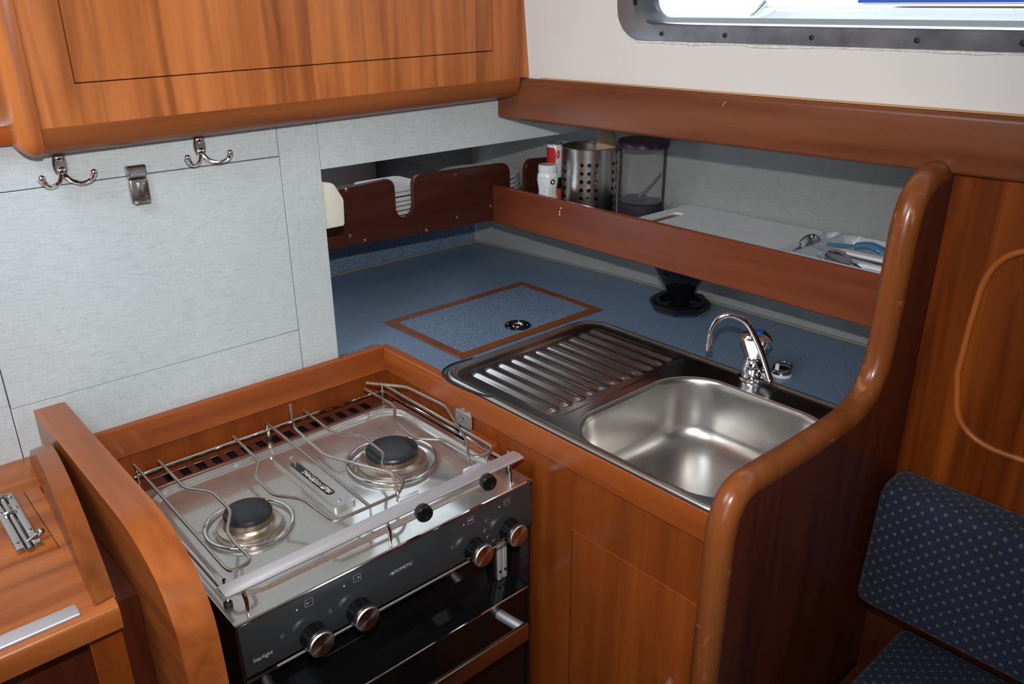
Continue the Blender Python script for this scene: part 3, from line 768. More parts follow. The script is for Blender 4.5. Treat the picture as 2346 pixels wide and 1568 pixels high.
obj('plate', bm, CHROME_OLD, br); screw('screw', (0.7655, 0.982, -0.056), (-1, 0, 0), br, 0.005)

# ------------------------------------------------------------------ end panel with its rounded nosing
ep = thing('end_panel', 'tall mahogany end panel with S curved nosing between sink and settee', 'panel', (0.9, 0.425, -0.92))
crv = fillet([(0.679, 0, -0.90), (0.6825, 0, 0.105), (0.985, 0, 0.103), (1.0225, 0, 0.125), (1.031, 0, 0.200), (1.032, 0, 0.330), (1.052, 0, 0.396), (1.128, 0, 0.4085), (1.180, 0, 0.4085)], 0.055, 9)
# explicit smoother outline
def bez(p0, p1, p2, n=10): return [(p0[0]*(1-t)**2 + 2*p1[0]*t*(1-t) + p2[0]*t*t, p0[1]*(1-t)**2 + 2*p1[1]*t*(1-t) + p2[1]*t*t) for t in [i/n for i in range(n+1)]]
out2 = [(0.679, -0.92), (0.679, -0.3), (0.680, -0.03)] + bez((0.6805, 0.030), (0.685, 0.103), (0.742, 0.105), 10) + [(0.80, 0.1035), (0.88, 0.102), (0.935, 0.1035)] + bez((0.955, 0.1045), (1.026, 0.108), (1.0275, 0.175), 12) + [(1.029, 0.24), (1.031, 0.30)] + bez((1.032, 0.325), (1.040, 0.408), (1.120, 0.4085), 12)
path = [Vector((x, 0.425, z)) for x, z in out2]
bm = NB()
inner = [Vector((x, 0.425, z)) for x, z in out2]
# half-round nosing swept along the outline, its core set 17 mm inside the edge
def offs(P, d):
    o = []
    for i in range(len(P)):
        t = (P[min(i+1, len(P)-1)] - P[max(i-1, 0)]).normalized(); nrm = Vector((t.z, 0, -t.x)); o.append(P[i] + nrm*d)
    return o
core = offs(inner, 0.0178)
tube(bm, core, 0.0178, 20); obj('nosing', bm, W_NOSE, ep, angle=60)
bm = NB(); prism(bm, [(p.x, p.z) for p in core] + [(rail_x(.42)+.02, core[-1].z), (rail_x(.42)+.02, 0.39), (1.36, 0.39), (1.36, -0.92)], 1, 0.4085, 0.4415); obj('board', bm, W_DARK_Z, ep)

# ------------------------------------------------------------------ shelf with fiddles
sh = thing('fiddle_shelf', 'mahogany crockery shelf with notched divider and long front fiddle board', 'shelf', (1.3, 1.0, 0.127))
YD0, YD1 = 1.4114, 1.4234
def notch(x0, x1, zt0, zt1, zb, r):
    w_ = (x1-x0)/2
    return arc(x0-r, zt0-r, r, 90, 0, 5) + [(x0, zb + w_)] + arc((x0+x1)/2, zb+w_, w_, 180, 360, 10) + [(x1, zb+w_)] + arc(x1+r, zt1-r, r, 180, 90, 5)
top = [(0.664, 0.2585)] + notch(0.9436, 0.9908, 0.2671, 0.2659, 0.1800, 0.0182) + notch(1.2611, 1.3112, 0.2602, 0.2591, 0.1811, 0.0228) + [(1.3975, 0.2551)]
bot = [(1.3975, 0.1333), (1.218, 0.1339), (0.782, 0.1465), (0.664, 0.1490)]
bm = NB(); prism(bm, top + bot, 1, YD0, YD1, 0.0012, 2); obj('divider_board', bm, W_RED_X, sh)
fp_ = [(0.0, 0.1220), (0.0, 0.2039), (0.002, 0.2062), (0.010, 0.2062), (0.012, 0.2039), (0.012, 0.1220), (0.010, 0.1198), (0.002, 0.1198)]
bm = NB(); along(bm, fp_, 0.4435, YD0-.0002, fid_x, 8)
tf(bm, lambda x, y, z: (x, y, z + 0.0096*(y-0.503)/0.909)); obj('fiddle_board', bm, W_RED, sh)
def shelf_poly(y0, y1, n=9):
    ys_ = [y0 + (y1-y0)*i/n for i in range(n+1)]
    return [(fid_x(y)+.0122, y) for y in ys_] + [(hull_x(y)-.001, y) for y in reversed(ys_)]
bm = NB(); prism(bm, shelf_poly(0.4435, YD0-.0003), 2, 0.1270, 0.1350); obj('shelf_board', bm, W_DARK_Z, sh)
bm = NB(); prism(bm, shelf_poly(0.716, 1.030), 2, 0.1353, 0.1958); obj('raised_deck', bm, W_DARK_Z, sh)
bm = NB(); prism(bm, [(0.664, YD1+.0003), (1.396, YD1+.0003), (1.366, 1.669), (0.664, 1.669)], 2, 0.1478, 0.1520); obj('locker_floor', bm, TRAY_GREY, sh)
bm = NB(); prism(bm, [(YD1+.0005, 0.1522), (1.669, 0.1522), (1.669, 0.272), (YD1+.0005, 0.262)], 0, 1.066, 1.076); obj('partition', bm, plain('dark_stained_board', (0.012, 0.009, 0.009), 0.6), sh)
for (x, z) in ((0.8298, 0.2597), (0.8298, 0.1675), (0.8628, 0.1516), (1.0176, 0.1447), (1.1018, 0.1595), (1.1007, 0.2540), (1.2000, 0.1686)):
    screw('screw', (x, YD0-.0002, z), (0, -1, 0), sh, 0.0037)
for (y, z) in ((1.198, 0.198), (1.201, 0.190), (1.201, 0.184)):
    bm = NB(); ball(bm, (fid_x(y)-.0002, y, z), 0.0019, 0.3, 1, 1, 8); obj('paint_spot', bm, WHITE_PLASTIC, sh)

# cream box on the inner edge of the bulkhead
cb = thing('switch_box', 'cream plastic box with chamfered corner at the edge of the bulkhead opening', 'box', (0.70, 1.24, 0.28))
bm = NB(); prism(bm, [(0.672, 0.241), (0.7155, 0.241), (0.7185, 0.244), (0.7205, 0.285), (0.7185, 0.289), (0.705, 0.314), (0.700, 0.3175), (0.672, 0.322)], 1, 1.2355, 1.2487, 0.002, 2); tf(bm, lambda x, y, z: (max(x, 0.6806) if y < 1.2478 else x, y, z)); obj('case', bm, CREAM_PLASTIC, cb)
bm = NB(); lathe(bm, [(0.006, 0), (0.006, 0.003), (0.004, 0.0045), (0, 0.005)], (0.7195, 1.243, 0.262), (1, 0, 0), 14); obj('button', bm, BLACK_PLASTIC, cb)

# plates
def plate(name, cx, cy, z, hw, label, group, rnd_=True):
    bm = NB()
    def sq(r, zz, rad): return [(cx+x, cy+y, zz) for x, y in rrect(-r, r, -r, r, rad, 6)]
    q = 0.98 if rnd_ else 0.3
    loft(bm, [sq(hw*.84, z, hw*.84*q), sq(hw*.97, z+.0008, hw*.97*q), sq(hw, z+.0026, hw*q), sq(hw, z+.0080, hw*q), sq(hw*.985, z+.0096, hw*.985*q), sq(hw*.95, z+.0094, hw*.95*q), sq(hw*.86, z+.0050, hw*.86*q), sq(hw*.3, z+.0044, hw*.3*q)], True, True)
    return tag(obj(name, bm, PLATE_STACK), label, 'plate', group)
ORD = ['topmost', 'second from the top', 'third from the top', 'fourth from the top', 'fifth from the top', 'sixth from the top', 'seventh from the top', 'eighth from the top']
p0 = plate('dinner_plate', 0.984, 1.489, 0.1522, 0.060, 'white square dinner plate stacked in the left bin behind the notched divider', 'white plates in the left bin', False)
for i in range(1, 9):
    c = p0.copy(); C.objects.link(c); c.location = (random.uniform(-.002, .002), random.uniform(-.002, .002), 0.00985*i)
    c['label'] = 'white square dinner plate, %s of the left bin stack behind the divider' % ORD[8-i]
p0['label'] = 'white square dinner plate, bottom one of the left bin stack behind the divider'
p1 = plate('side_plate', 1.270, 1.535, 0.1522, 0.098, 'white round plate stacked in the right bin behind the notched divider', 'white plates in the right bin')
for i in range(1, 7):
    c = p1.copy(); C.objects.link(c); c.location = (random.uniform(-.002, .002), random.uniform(-.002, .002), 0.00985*i)
    c['label'] = 'white round plate, %s of the right bin stack behind the divider' % ORD[6-i]
p1['label'] = 'white round plate, bottom one of the right bin stack behind the divider'

# ------------------------------------------------------------------ things on the shelf
ZS = 0.1352
# perforated holder
hcx, hcy, hr, hh = 1.333, 1.231, 0.0612, 0.175
uh = thing('utensil_holder', 'brushed steel perforated cylinder utensil holder on the shelf', 'utensil holder', (hcx, hcy, ZS))
bm = NB()
cells = []
base_a = math.degrees(math.atan2(-hcy, -hcx))
for gi in range(5):
    a = base_a + gi*72 - 22.5
    cells += [(a, a+15, True), (a+15, a+30, True), (a+30, a+45, True), (a+45, a+58.5, False), (a+58.5, a+72, False)]
rows = [(0.0, 0.028, False)]
zz = 0.028
for i in range(7): rows.append((zz, zz+0.0177, True)); zz += 0.0177
rows += [(zz, zz+.009, False), (zz+.009, hh, False)]
vc = {}
def cyl(a, z):
    key = (round(a % 360, 4), round(z, 5))
    if key not in vc: vc[key] = bm.verts.new((hcx + hr*math.cos(math.radians(a)), hcy + hr*math.sin(math.radians(a)), ZS+z))
    return vc[key]
for (a0, a1, ha) in cells:
    for (z0, z1, hz) in rows:
        am = (a0+a1)/2; zm = (z0+z1)/2
        loop = [(a0, z0), (am, z0), (a1, z0), (a1, zm), (a1, z1), (am, z1), (a0, z1), (a0, zm)]
        # hole
        L = [cyl(*p) for p in loop]
        if ha and hz:
            rr = 0.0045; da = math.degrees(rr/hr); hole = []
            for (pa, pz) in loop:
                th = math.atan2((pz-zm)/(z1-z0), (pa-am)/(a1-a0)); hole.append(bm.verts.new((hcx + hr*math.cos(math.radians(am+da*math.cos(th))), hcy + hr*math.sin(math.radians(am+da*math.cos(th))), ZS+zm+rr*math.sin(th))))
            for i in range(8): bm.faces.new((L[i], L[(i+1) % 8], hole[(i+1) % 8], hole[i]))
        else: bm.faces.new(L)
o = obj('perforated_wall', bm, BRUSHED, uh, angle=60)
i2 = o.copy(); i2.data = o.data.copy(); C.objects.link(i2); i2.name = 'inner_wall'
i2.data.transform(Matrix.Diagonal((0.983, 0.983, 1, 1)))
bm = NB(); lathe(bm, [(hr-.001, 0.0004), (hr-.001, 0.0016), (0, 0.0016)], (hcx, hcy, ZS), seg=36); obj('bottom', bm, BRUSHED, uh)
bm = NB(); tube(bm, [(hcx + hr*math.cos(2*PI*i/48), hcy + hr*math.sin(2*PI*i/48), ZS+hh) for i in range(48)], 0.0010, 6, True); obj('rim', bm, CHROME, uh)
ws = thing('wooden_spoon', 'wooden spoon standing in the perforated steel holder', 'spoon', (1.335, 1.235, ZS+.003))
bm = NB(); p = [Vector((1.328, 1.245, ZS+.003)), Vector((1.341, 1.217, ZS+.10)), Vector((1.351, 1.199, ZS+.168))]; tube(bm, smooth_path(p, 4), 0.0048, 8); obj('handle', bm, SPOONWOOD, ws)
bm = NB(); ball(bm, (0, 0, 0), 0.026, 0.35, 0.9, 1.3, 16)
tf(bm, lambda x, y, z: (1.3520 + x*0.62 + y*0.68 + z*0.05, 1.202 + x*0.69 - y*0.67 - z*0.10, ZS+.176 + z)); obj('bowl', bm, SPOONWOOD, ws)

# clear jar
jx, jy, jr, jh = 1.358, 1.103, 0.0490, 0.200
jr_ = thing('storage_jar', 'clear plastic storage jar with dark purple lid on the shelf', 'jar', (jx, jy, ZS))
bm = NB(); lathe(bm, [(jr-.003, 0.0722), (jr, 0.074), (jr, jh-.010), (jr-.0016, jh-.010), (jr-.0016, 0.0745)], (jx, jy, ZS), seg=40); obj('body', bm, CLEAR, jr_)
bm = NB(); lathe(bm, [(0, 0.0002), (jr-.002, 0.0002), (jr, 0.003), (jr, 0.0700), (jr-.004, 0.072), (0, 0.072)], (jx, jy, ZS), seg=40); obj('base', bm, PURPLE_GREY, jr_)
bm = NB(); lathe(bm, [(jr-.003, jh-.014), (jr+.0035, jh-.014), (jr+.004, jh-.003), (jr+.002, jh), (0.0, jh)], (jx, jy, ZS), seg=40); obj('lid', bm, PURPLE, jr_)
sp_ = thing('measuring_scoop', 'dark plastic scoop leaning inside the clear jar', 'scoop', (jx, jy, ZS+.0725))
bm = NB(); lathe(bm, [(0.0, 0.0728), (0.018, 0.0728), (0.026, 0.081), (0.0245, 0.081), (0.017, 0.0742), (0, 0.0742)], (jx-.006, jy+.008, ZS), seg=24); obj('bowl', bm, PURPLE_GREY, sp_)
bm = NB(); tube(bm, [(jx-.002, jy+.004, ZS+.080), (jx+.016, jy-.018, ZS+.110), (jx+.031, jy-.034, ZS+.140)], 0.0022, 8, False, [0.0040, 0.0026, 0.0018]); obj('handle', bm, PURPLE_GREY, sp_)

# white sweetener bottle
bx, by = 1.250, 1.276
bt = thing('sweetener_bottle', 'small white wasp waisted plastic bottle with printed label on the shelf', 'bottle', (bx, by, ZS))
prof = [(0, 0.0002), (0.0205, 0.0002), (0.022, 0.003), (0.0225, 0.040), (0.0215, 0.066), (0.0193, 0.081), (0.0210, 0.094), (0.0230, 0.106), (0.0220, 0.118), (0.0196, 0.1235)]
bm = NB(); lathe(bm, prof, (bx, by, ZS), seg=32); bb = obj('body', bm, PLATE_WHITE, bt)
bm = NB(); lathe(bm, [(0.0198, 0.1235), (0.0205, 0.1250), (0.0203, 0.138), (0.0190, 0.1395), (0.0182, 0.1395)], (bx, by, ZS), seg=32); obj('cap', bm, WHITE_PLASTIC, bt)
bm = NB(); lathe(bm, [(0.0186, 0.1390), (0.0, 0.1390)], (bx, by, ZS), seg=32); obj('cap_top', bm, plain('pale_pink', (0.55, 0.42, 0.42), 0.4), bt)
def rad_at(z):
    for (r0, z0), (r1, z1) in zip(prof, prof[1:]):
        if z0 <= z <= z1 and z1 > z0: return r0 + (r1-r0)*(z-z0)/(z1-z0)
    return prof[-1][0]
fa = math.atan2(-by, -bx)
def lab(u, z):
    r = rad_at(z) + 0.00025; a = fa + u/0.022
    return Vector((bx + r*math.cos(a), by + r*math.sin(a), ZS+z))
bm = NB()
rr_ = random.Random(5)
for z in [0.1150, 0.1120, 0.1065, 0.1035, 0.1005, 0.0975, 0.0945, 0.0905, 0.0870, 0.0835, 0.0795, 0.0760]:
    u0 = -0.016; L_ = rr_.uniform(0.008, 0.015) if z < 0.111 else 0.034
    n = int(L_/0.0012)
    for i in range(n):
        if rr_.random() < 0.2: continue
        a0 = u0 + i*0.0012; q = [lab(a0, z-.0005), lab(a0+.0009, z-.0005), lab(a0+.0009, z+.0005), lab(a0, z+.0005)]
        bm.faces.new([bm.verts.new(p) for p in q])
for i in range(12):
    for j in range(16):
        if rr_.random() < 0.45: continue
        a0 = 0.003 + i*0.0011; z = 0.064 + j*0.0020; q = [lab(a0, z-.0006), lab(a0+.0009, z-.0006), lab(a0+.0009, z+.0006), lab(a0, z+.0006)]
        bm.faces.new([bm.verts.new(p) for p in q])
obj('label_print', bm, PRINT_DIM, bb, kind='stuff')
bm = NB()
for i in range(20):
    a, b_ = 2*PI*i/20, 2*PI*(i+1)/20
    q = [lab(0.0115 + r*math.cos(t), 0.105 + r*math.sin(t)) for r, t in ((0.0030, a), (0.0058, a), (0.0058, b_), (0.0030, b_))]; bm.faces.new([bm.verts.new(p) for p in q])
obj('round_emblem', bm, BLACK_PLASTIC, bb)

# red tin with the red and white can on top
tx, ty = 1.316, 1.321
rt = thing('red_tin', 'orange red tin with black lid behind the white bottle', 'tin', (tx, ty, ZS))
bm = NB(); lathe(bm, [(0, 0.0002), (0.0185, 0.0002), (0.019, 0.002), (0.019, 0.072), (0.018, 0.074)], (tx, ty, ZS), seg=28); obj('body', bm, ORANGE_RED, rt)
bm = NB(); lathe(bm, [(0.0195, 0.0742), (0.0197, 0.096), (0.0185, 0.098), (0.0, 0.098)], (tx, ty, ZS), seg=28); obj('lid', bm, BLACK_PLASTIC, rt)
cz = ZS+.0982
rc = thing('shaker_can', 'red and white cylindrical can standing on the red tin', 'can', (tx, ty, cz))
bm = NB(); lathe(bm, [(0, 0.0002), (0.0175, 0.0002), (0.018, 0.002), (0.018, 0.071), (0.0172, 0.0725)], (tx, ty, cz), seg=32); cbod = obj('body', bm, PLATE_WHITE, rc)
bm = NB(); lathe(bm, [(0.0172, 0.0725), (0.0176, 0.0745), (0.0166, 0.0755), (0.0158, 0.0735), (0, 0.0735)], (tx, ty, cz), seg=32); obj('rim', bm, CHROME, rc)
bm = NB()
fa2 = math.atan2(-ty, -tx)
def cl(u, z, r=0.0183): a = fa2 + u/0.02; return Vector((tx + r*math.cos(a), ty + r*math.sin(a), cz+z))
nU = 14
cols = []
for i in range(nU+1):
    u = -0.030 + 0.0335*i/nU; e = max(0, (u+0.003)/0.0065); hgt = 0.0185*math.sqrt(max(0, 1-e*e)) + 0.002
    cols.append([bm.verts.new(cl(u, 0.046 - hgt)), bm.verts.new(cl(u, 0.046 + hgt))])
for A, B in zip(cols, cols[1:]): bm.faces.new((A[0], B[0], B[1], A[1]))
obj('red_label', bm, RED_PRINT, cbod)
bm = NB()
q = [cl(0.0085 + 0.0045*math.cos(t), 0.052 + 0.010*math.sin(t)) for t in [2*PI*i/16 for i in range(16)]]; bm.faces.new([bm.verts.new(p) for p in q]); obj('label_mark', bm, ORANGE_RED, cbod)

# cutting board with hand slot
cbd = thing('cutting_board', 'white plastic cutting board with hand slot lying on the shelf', 'cutting board', (1.33, 0.87, 0.1960))
bm = NB()
X0, X1, Y0, Y1 = 1.2375, 1.426, 0.7165, 1.028
ob = rrect(X0, X1, Y0, Y1, 0.016, 6); sl = rrect(1.246, 1.352, 0.980, 1.006, 0.011, 6)
zt, zb_ = 0.2010, 0.1960
N_ = len(ob)
ring = [[bm.verts.new((x, y, z)) for x, y in o] for o, z in ((sl, zb_), (sl, zt), (ob, zt), (ob, zb_), (sl, zb_))]
for A, B in zip(ring, ring[1:]):
    for i in range(N_): bm.faces.new((A[i], A[(i+1) % N_], B[(i+1) % N_], B[i]))
bmesh.ops.remove_doubles(bm, verts=bm.verts, dist=1e-6)
tf(bm, lambda x, y, z: (min(x, hull_x(y)-.004), y, z))
obj('board', bm, BOARD_WHITE, cbd)

# cutlery tray
TX0, TX1, TY0, TY1, TH = 1.2400, 1.4300, 0.4520, 0.7145, 0.0705
tr_ = thing('cutlery_tray', 'grey plastic cutlery tray on the shelf by the end panel', 'tray', (1.335, 0.58, ZS))
def cavs(x, y):
    d = 9
    for c in ((1.246, 1.423, 0.6840, 0.7100, 0.012), (1.338, 1.423, 0.4600, 0.6720, 0.024), (1.247, 1.328, 0.4600, 0.6450, 0.028)):
        d = min(d, sd_rr(x, y, *c))
    return d
def tray_z(x, y):
    d = -sd_rr(x, y, TX0, TX1, TY0, TY1, 0.022)
    z = ZS + TH - 0.006*(1-sst(0, 0.006, d)); c = cavs(x, y)
    return z - 0.040*sst(-0.001, 0.011, -c)
bm = NB(); height_grid(bm, TX0, TX1, TY0, TY1, 0.022, tray_z, 0.0032); obj('tray_top', bm, TRAY_GREY, tr_, angle=70)
bm = NB(); ol = rrect(TX0, TX1, TY0, TY1, 0.022, 8)
loft(bm, [[(x, y, ZS+TH-.006) for x, y in ol], [(TX0+.095+(x-TX0-.095)*.985, .58+(y-.58)*.985, ZS+.0003) for x, y in ol]]); obj('skirt', bm, TRAY_GREY, tr_)

def spoon(name, label, cat, head, tail, hw, hl_, mat, deep=0.35, twist=0.0):
    h = Vector(head); t_ = Vector(tail); d = (t_-h).normalized()
    th = thing(name, label, cat, tuple(h))
    u = d.cross(Vector((0, 0, 1))).normalized(); n = u.cross(d)
    u, n = u*math.cos(twist)+n*math.sin(twist), n*math.cos(twist)-u*math.sin(twist)
    bm = NB(); rings = []
    ns = 10
    for i in range(ns+1):
        a = PI*i/ns; along_ = -hl_*math.cos(a); wd_ = hw*math.sin(a)**0.8 + 0.0015
        row = []
        for j in range(9):
            s = -1+2*j/8; row.append(h + d*(along_+hl_*0.2) + u*s*wd_ - n*(deep*wd_*(1-s*s)))
        rings.append([bm.verts.new(p) for p in row])
    for A, B in zip(rings, rings[1:]):
        for j in range(8): bm.faces.new((A[j], A[j+1], B[j+1], B[j]))
    o = obj('bowl', bm, mat, th, angle=80); sm = o.modifiers.new('sheet', 'SOLIDIFY'); sm.thickness = 0.001
    bm = NB(); tube(bm, smooth_path([h + d*hl_*1.1, h + d*hl_*1.6 + Vector((0, 0, .004)), t_], 5), 0.003, 8, flat=0.5); obj('handle', bm, mat, th)
    return th
spoon('serving_spoon', 'large steel serving spoon tipped up in the narrow end compartment of the tray', 'spoon', (1.3400, 0.6985, 0.2060), (1.2640, 0.6975, 0.1880), 0.0125, 0.0260, CHROME, 0.7, 0.35)
spoon('steel_spoon', 'shiny steel tablespoon in the middle compartment of the cutlery tray', 'spoon', (1.2670, 0.6138, 0.2088), (1.2400, 0.5080, 0.1902), 0.014, 0.024, CHROME, 0.4, -0.4)
spoon('steel_dessert_spoon', 'steel spoon lying on the bottom of the middle compartment under the shiny one', 'spoon', (1.2566, 0.6065, 0.1860), (1.2338, 0.4977, 0.1829), 0.013, 0.022, CHROME, 0.35, 0.0)
def knife(label, a, b, hb, mat, w_=0.0085):
    """handle from a to b, blade from b to hb"""
    t = thing('table_knife', label, 'knife', tuple(a))
    A, B, D = Vector(a), Vector(b), Vector(hb)
    bm = NB(); tube(bm, [A, A*.9+B*.1, A*.5+B*.5, B], w_, 10, False, [w_*.75, w_, w_*.95, w_*.8], 0.55); obj('handle', bm, mat, t)
    bm = NB(); d = (D-B).normalized(); u = d.cross(Vector((0, 0, 1))).normalized()
    loft(bm, [[p + u*s*ww + Vector((0, 0, zz)) for s, zz in ((-1, -.0007), (1, -.0007), (1, .0007), (-1, .0007))] for p, ww in ((B-d*.004, 0.005), (B+(D-B)*.3, 0.0075), (B+(D-B)*.8, 0.007), (D, 0.002))], True, True)
    obj('blade', bm, CHROME, t); return t
knife('white handled table knife lying across the others, uppermost in the tray', (1.2773, 0.4894, 0.2150), (1.2981, 0.6096, 0.2088), (1.2887, 0.6687, 0.2124), PLATE_WHITE, 0.0075)
knife('white handled table knife lowest and nearest the front fiddle in the tray', (1.2504, 0.4852, 0.2088), (1.2639, 0.5702, 0.2047), (1.2566, 0.6345, 0.1922), PLATE_WHITE, 0.0095)
knife('white handled table knife farthest back in the rear compartment of the tray', (1.3665, 0.4852, 0.2047), (1.3706, 0.5599, 0.1984), (1.3769, 0.6532, 0.1860), PLATE_WHITE)
knife('black handled knife under the blue peeler in the tray', (1.3437, 0.4925, 0.1922), (1.3333, 0.6117, 0.1943), (1.3261, 0.6636, 0.1860), BLACK_PLASTIC)
bl = thing('blue_server', 'translucent blue plastic serving tool arched over the tray cutlery', 'kitchen tool', (1.3375, 0.5910, 0.2047))
bm = NB(); p = smooth_path([(1.3333, 0.6636, 0.2067), (1.3344, 0.6345, 0.2099), (1.3354, 0.6117, 0.2130)], 4); tube(bm, p, 0.007, 10, False, None, 0.4); obj('blade', bm, BLUE_PLASTIC, bl)
bm = NB(); p = smooth_path([(1.3354, 0.6138, 0.2130), (1.3354, 0.5930, 0.2181), (1.3313, 0.5723, 0.2161), (1.3281, 0.5495, 0.2088), (1.3271, 0.5184, 0.2026), (1.3271, 0.4873, 0.2005)], 5)
n = len(p); tube(bm, p, 0.009, 12, False, [0.0105 if i < n*.45 else 0.0070 for i in range(n)], 0.6); obj('grip', bm, BLUE_PLASTIC, bl)

# ------------------------------------------------------------------ cooker
ck = thing('cooker', 'two burner stainless gas cooker with black oven front in the mahogany niche', 'cooker', (0.51, 1.0, -0.90))
KX0, KX1, KY0, KY1, KZ = 0.268, 0.750, 0.795, 1.204, -0.0835
BL, BRt = (0.376, 0.982), (0.626, 0.990)
def hob_z(x, y):
    d = -sd_rr(x, y, KX0, KX1, KY0, 1.163, 0.004)
    t = -sd_rr(x, y, 0.288, 0.738, 0.838, 1.152, 0.045)
    z = KZ + 0.0022*sst(-0.006, -0.001, t) - 0.0075*sst(-0.001, 0.011, t) 
    for (cx, cy), R in ((BL, 0.060), (BRt, 0.0715)):
        r = math.hypot(x-cx, y-cy)
        z += 0.0010*math.exp(-((r-R)/0.006)**2)
        z -= 0.0045*(1-sst(R-.022, R-.006, r))
    return z
bm = NB(); height_grid(bm, KX0, KX1, KY0, 1.163, 0.003, hob_z, 0.0026); obj('hob_top', bm, HOB_STEEL, ck, angle=80)
bm = NB(); tube(bm, [(KX0, KY0, KZ-.0012), (KX1, KY0, KZ-.0012)], 0.0022, 8); obj('front_edge', bm, CHROME, ck)
# vent strip with real slots
vs0, vsn, vp, vw = 0.3315, 15, 0.02565, 0.0135
bm = NB(); box(bm, KX0, KX1, 1.1635, 1.1700, KZ-.0015, KZ, 0.0004, 1); box(bm, KX0, KX1, 1.1950, KY1, KZ-.0015, KZ, 0.0004, 1)
xs = [KX0] + [vs0 + i*vp for i in range(vsn)]
box(bm, KX0, vs0, 1.170, 1.195, KZ-.0015, KZ)
for i in range(vsn):
    a = vs0 + i*vp + vw; b_ = vs0 + (i+1)*vp if i < vsn-1 else KX1
    box(bm, a, b_, 1.170, 1.195, KZ-.0015, KZ)
bmesh.ops.remove_doubles(bm, verts=bm.verts, dist=1e-6)
obj('vent_strip', bm, VENT_METAL, ck)
bm = NB(); box(bm, KX0+.01, KX1-.01, 1.166, 1.200, KZ-.018, KZ-.016); obj('vent_tray', bm, BLACK_CAP, ck)
# burners
def burner(cx, cy, s, R_):
    bm = NB(); lathe(bm, [(0.047*s, -.0005), (0.0475*s, 0.004), (0.0455*s, 0.0085), (0.0375*s, 0.0105), (0.0350*s, 0.0140)], (cx, cy, KZ-.0085), seg=40); b = obj('burner', bm, BURNER_RING, ck)
    bm = NB(); tube(bm, [(cx + R_*math.cos(2*PI*i/56), cy + R_*math.sin(2*PI*i/56), KZ+.0006) for i in range(56)], 0.0032, 10, True, None, 0.55); obj('trim_ring', bm, CHROME, b)
    bm = NB(); lathe(bm, [(0.0352*s, 0.009), (0.0345*s, 0.025)], (cx, cy, KZ-.0085), seg=40); obj('flame_ring', bm, BURNER, b)
    bm = NB()
    n = 56; R = 0.0345*s
    ringo = [[(cx + r*math.cos(2*PI*i/n), cy + r*math.sin(2*PI*i/n), KZ-.0085+h - (0.0014 if (lv == 0 and i % 2) else 0)) for i in range(n)] for lv, (r, h) in enumerate(((R, 0.0225), (R*1.01, 0.0270), (R*.965, 0.0300), (R*.8, 0.0315), (R*.3, 0.0320)))]
    loft(bm, ringo, False, True); obj('burner_cap', bm, BLACK_CAP, b, angle=30)
    bm = NB(); lathe(bm, [(0.0016, 0), (0.0016, 0.0225), (0, 0.023)], (cx-.040*s*.5, cy+.040*s*.87, KZ-.0095), seg=8); obj('igniter', bm, WIRE, b)
    for a in (0.6, 2.7, 4.8):
        bm = NB(); box(bm, -.003, .003, -.0015, .0015, -.001, .005); tf(bm, lambda x, y, z: (cx + .048*s*math.cos(a) + x, cy + .048*s*math.sin(a) + y, KZ-.0085+z)); obj('burner_tab', bm, WIRE, b)
burner(BL[0], BL[1], 0.97, 0.060); burner(BRt[0], BRt[1], 1.22, 0.0715)
# centre plate with slot
bm = NB()
op = rrect(0.4835, 0.5195, 0.930, 1.124, 0.004, 5); ip = rrect(0.4945, 0.5085, 0.966, 1.090, 0.0065, 5)
ring = [[bm.verts.new((x, y, z)) for x, y in o] for o, z in ((ip, KZ-.004), (ip, KZ+.0006), (op, KZ+.0006), (op, KZ-.006))]
for A, B in zip(ring, ring[1:]):
    for i in range(len(A)): bm.faces.new((A[i], A[(i+1) % len(A)], B[(i+1) % len(A)], B[i]))
cpz = obj('centre_plate', bm, HOB_STEEL, ck)
bm = NB(); box(bm, 0.490, 0.513, 0.962, 1.094, KZ-.0052, KZ-.0042); obj('slot_bed', bm, BLACK_CAP, cpz)
bm = NB(); bmesh.ops.create_grid(bm, x_segments=6, y_segments=26, size=1.0)
rf = random.Random(2)
for v_ in bm.verts: v_.co = Vector((0.5030 + v_.co.x*0.0042 + rf.uniform(-.0008, .0008), 1.018 + v_.co.y*0.042, KZ-.0022 + rf.uniform(-.0016, .0016)))
obj('foil', bm, FOIL, cpz, angle=5)
for (x, y) in ((0.5085, 1.107), (0.500, 0.945)): screw('screw', (x, y, KZ+.0006), (0, 0, 1), cpz, 0.0033)
# pan supports
ZW, RW = -0.0500, 0.0025
def wire(name, pts, z=ZW, r=RW, rad=0.012, parent=ck, mat=WIRE):
    P = [(p[0], p[1], p[2] if len(p) > 2 else z) for p in pts]
    bm = NB(); tube(bm, fillet(P, rad, 5), r, 8); return obj(name, bm, mat, parent)
ps = wire('pan_support', [(0.296, 1.196), (0.292, 0.862), (0.296, 0.851), (0.318, 0.853), (0.325, 0.864), (0.323, 0.895), (0.326, 0.934), (0.352, 0.979), (0.352, 1.042), (0.327, 1.077), (0.328, 1.182)])
ps = wire('pan_support', [(0.446, 1.177), (0.442, 1.078), (0.416, 1.036), (0.413, 0.975), (0.439, 0.938), (0.443, 0.858), (0.548, 0.856), (0.573, 0.878), (0.571, 0.935), (0.596, 0.965), (0.601, 1.036), (0.572, 1.082), (0.576, 1.182)])
wire('cross_wire', [(0.509, 1.190), (0.501, 0.858)], ZW-.002, parent=ps)
wire('pan_support', [(0.700, 1.184), (0.702, 1.091), (0.670, 1.044), (0.659, 0.972), (0.692, 0.937), (0.692, 0.866), (0.700, 0.857), (0.722, 0.857), (0.734, 0.868), (0.735, 1.184)])
